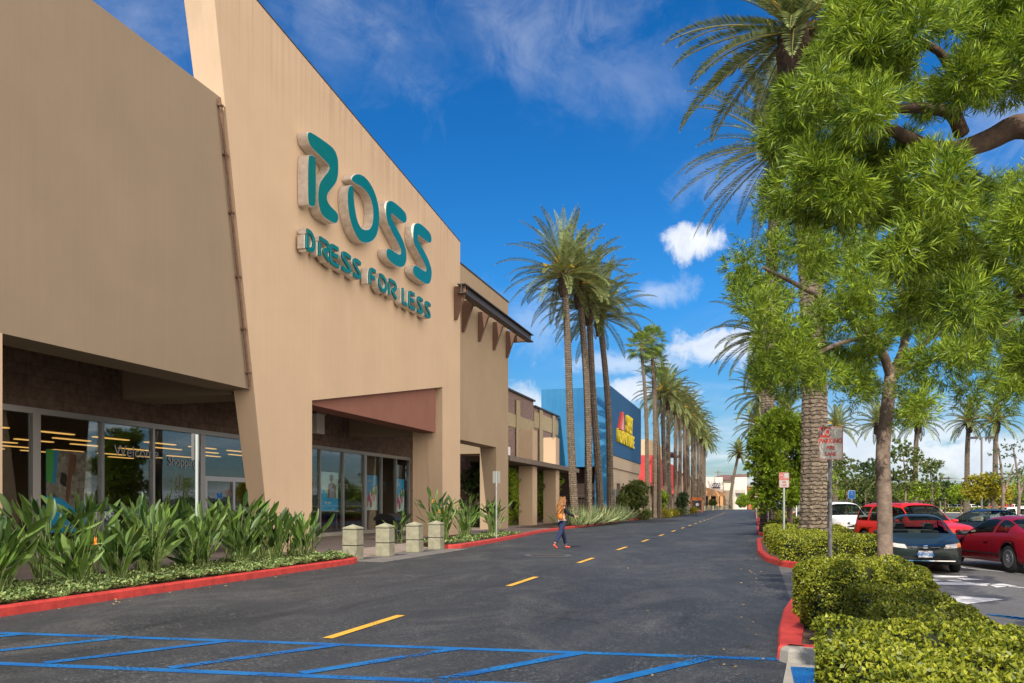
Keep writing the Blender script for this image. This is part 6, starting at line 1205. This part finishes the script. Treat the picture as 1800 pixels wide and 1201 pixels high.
# ---------------------------------------------------------------- the walking person
m_hair = mat('auburn_hair', (.30, .135, .045), .6, .5, 18, stretch=(1, 1, .25)); m_skinp = mat('skin', (.55, .30, .20), .6); m_jack = mat('black_jacket', (.012, .012, .014), .8); m_jean = mat('blue_denim', (.018, .03, .085), .85, .3, 20); m_shirt = mat('white_hem', (.7, .62, .64), .8); m_shoe = mat('coral_shoe', (.75, .10, .06), .6); m_bag = mat('orange_leather', (.62, .20, .03), .45, .15, 9)
def skin(verts, edges, name, m, parent, root=0, sub=2):
    me = bpy.data.meshes.new(name); me.from_pydata([v[:3] for v in verts], edges, []); me.update(); o = bpy.data.objects.new(name, me); COL.objects.link(o)
    md = o.modifiers.new('s', 'SKIN'); md.use_smooth_shade = True; me.skin_vertices or None
    for i, v in enumerate(verts): sv = me.skin_vertices[0].data[i]; sv.radius = (v[3], v[4] if len(v) > 4 else v[3]); sv.use_root = (i == root)
    s = o.modifiers.new('d', 'SUBSURF'); s.levels = sub; s.render_levels = sub
    dg = bpy.context.evaluated_depsgraph_get(); dg.update(); me2 = bpy.data.meshes.new_from_object(o.evaluated_get(dg)); bpy.data.objects.remove(o); me2.materials.clear(); me2.materials.append(m); me2.polygons.foreach_set('use_smooth', [True]*len(me2.polygons))
    o = bpy.data.objects.new(name, me2); COL.objects.link(o); o.parent = parent; return o
wx_, wy_ = onZ(988, 30.2)
wo_ = thing('person', 'woman with long auburn hair, black jacket and jeans striding across the road', 'person', (wx_, wy_, 0), TH+R(30)); wo_.scale = (1.06,)*3
# local axes: +x is her walking direction (to the right), -y towards the camera
Vb = [(0, 0, .98, .13, .10), (.01, 0, 1.16, .115, .09), (.03, 0, 1.34, .13, .10), (.04, 0, 1.46, .06), (.06, 0, 1.54, .055), (.07, 0, 1.63, .085, .09), (.08, 0, 1.72, .075),
      (.03, -.16, 1.42, .055), (.12, -.22, 1.18, .042), (.32, -.20, 1.12, .034), (.40, -.19, 1.10, .028), (.03, .16, 1.42, .055), (-.06, .20, 1.18, .042), (.02, .22, .98, .034), (.05, .22, .90, .028),
      (-.02, -.09, .90, .095), (-.12, -.09, .55, .068), (-.36, -.09, .17, .045), (-.02, .09, .90, .095), (.10, .09, .52, .066), (.22, .09, .12, .045)]
Eb = [(0, 1), (1, 2), (2, 3), (3, 4), (4, 5), (5, 6), (2, 7), (7, 8), (8, 9), (9, 10), (2, 11), (11, 12), (12, 13), (13, 14), (0, 15), (15, 16), (16, 17), (0, 18), (18, 19), (19, 20)]
# hands: palm and five fingers as branches of the same body
def hand(i0, base, d, down):
    d = Vector(d).normalized(); dn = Vector(down); sd = d.cross(dn).normalized(); pb = len(Vb); p = Vector(base)+d*.07; Vb.append((*p, .030, .016)); Eb.append((i0, pb))
    for k, ln in enumerate((.062, .072, .066, .05)):
        q0 = p+sd*(.027-.018*k)+d*.02; q1 = q0+d*ln*.55; q2 = q1+(d+dn*.5).normalized()*ln*.5
        for q, r_, pr in ((q0, .0095, pb), (q1, .009, None), (q2, .0075, None)): Vb.append((*q, r_)); Eb.append((pr if pr is not None else len(Vb)-2, len(Vb)-1))
    q0 = Vector(base)+d*.03+sd*.035; q1 = q0+(d+sd*.9).normalized()*.035; Vb.append((*q0, .011)); Eb.append((pb, len(Vb)-1)); Vb.append((*q1, .009)); Eb.append((len(Vb)-2, len(Vb)-1))
hand(10, (.40, -.19, 1.10), (1, .05, -.12), (0, 0, -1)); hand(14, (.05, .22, .90), (.25, 0, -1), (1, 0, 0))
body = skin(Vb, Eb, 'body', m_skinp, wo_)
fb = MB()                                 # face looks ahead (+x)
for s in (-1, 1): fb.lathe([(.001, -.008), (.010, 0), (.001, .008)], 8, (.150, s*.03, 1.645), 'z')
fb.build('eyes', m_dark, body); MB().tube([(.150, 0, 1.65), (.178, 0, 1.615), (.155, 0, 1.608)], [.008, .012, .008], 6).build('nose', m_skinp, body); MB().tube([(.150, -.022, 1.578), (.158, 0, 1.576), (.150, .022, 1.578)], .005, 5).build('mouth', m_sred, body)
skin([(0, 0, .93, .15, .12), (0, 0, 1.04, .16, .125), (.01, 0, 1.18, .14, .11), (.03, 0, 1.34, .155, .12), (.04, 0, 1.44, .09), (.03, -.17, 1.43, .072), (.11, -.235, 1.19, .062), (.30, -.21, 1.125, .05), (.36, -.20, 1.115, .046), (.03, .17, 1.43, .072), (-.07, .215, 1.19, .062), (.01, .23, 1.02, .05)], [(0, 1), (1, 2), (2, 3), (3, 4), (3, 5), (5, 6), (6, 7), (7, 8), (3, 9), (9, 10), (10, 11)], 'jacket', m_jack, wo_)
skin([(0, 0, .86, .15, .13), (0, 0, .96, .175, .14), (0, 0, 1.02, .165, .13)], [(0, 1), (1, 2)], 'shirt_hem', m_shirt, wo_)
skin([(0, 0, 1.0, .14, .11), (-.02, -.09, .86, .112), (-.12, -.09, .55, .084), (-.345, -.09, .19, .056), (-.02, .09, .86, .112), (.10, .09, .52, .082), (.215, .09, .13, .056)], [(0, 1), (1, 2), (2, 3), (0, 4), (4, 5), (5, 6)], 'jeans', m_jean, wo_)
for pts in ([(-.40, -.09, .17, .045), (-.36, -.09, .10, .045, .038), (-.30, -.09, .045, .046, .03), (-.245, -.09, .025, .040, .022)], [(.21, .09, .085, .042), (.22, .09, .045, .045, .035), (.30, .09, .040, .046, .032), (.40, .09, .030, .040, .024)]): skin(pts, [(0, 1), (1, 2), (2, 3)], 'shoe', m_shoe, wo_)
hb = skin([(.05, 0, 1.70, .10, .105), (.0, 0, 1.62, .115, .115), (-.05, 0, 1.48, .115, .12), (-.08, -.01, 1.34, .12, .115), (-.10, -.02, 1.22, .085, .08)], [(0, 1), (1, 2), (2, 3), (3, 4)], 'hair', m_hair, wo_)
lk = MB(); rr = random.Random(9)
for i in range(130):
    a = rr.uniform(.75, 5.5); x0 = .02+.1*math.cos(a)*.9; y0 = .1*math.sin(a); z0 = rr.uniform(1.5, 1.78); e = rr.uniform(1.02, 1.36); ph = rr.uniform(0, 6)
    lk.tube([(x0-.13*t+.018*math.sin(ph+t*9)+.02*math.cos(a)*t, y0*(1+.35*t)+.018*math.cos(ph+t*8), z0+(e-z0)*t) for t in np.linspace(0, 1, 8)], [.016*(1-.6*t) for t in np.linspace(0, 1, 8)], 4)
lk.build('hair_locks', m_hair, hb)
bgx = Matrix.Rotation(TH+R(30), 4, 'Z') @ Vector((-.22, -.20, 0)); bgo = thing('shoulder_bag', 'orange leather shoulder bag hanging at the walking woman\'s back', 'bag', (wx_+bgx.x, wy_+bgx.y, 1.02), TH+R(30))
skin([(0, 0, .02, .10, .07), (.01, 0, .14, .13, .09), (.02, 0, .26, .09, .06)], [(0, 1), (1, 2)], 'pouch', m_bag, bgo); MB().tube([(-.06, .02, .26), (.08, .02, .42), (.22, .04, .50), (.28, .08, .48), (.2, .1, .38), (.07, .06, .26)], .012, 6).build('strap', m_bag, bgo)
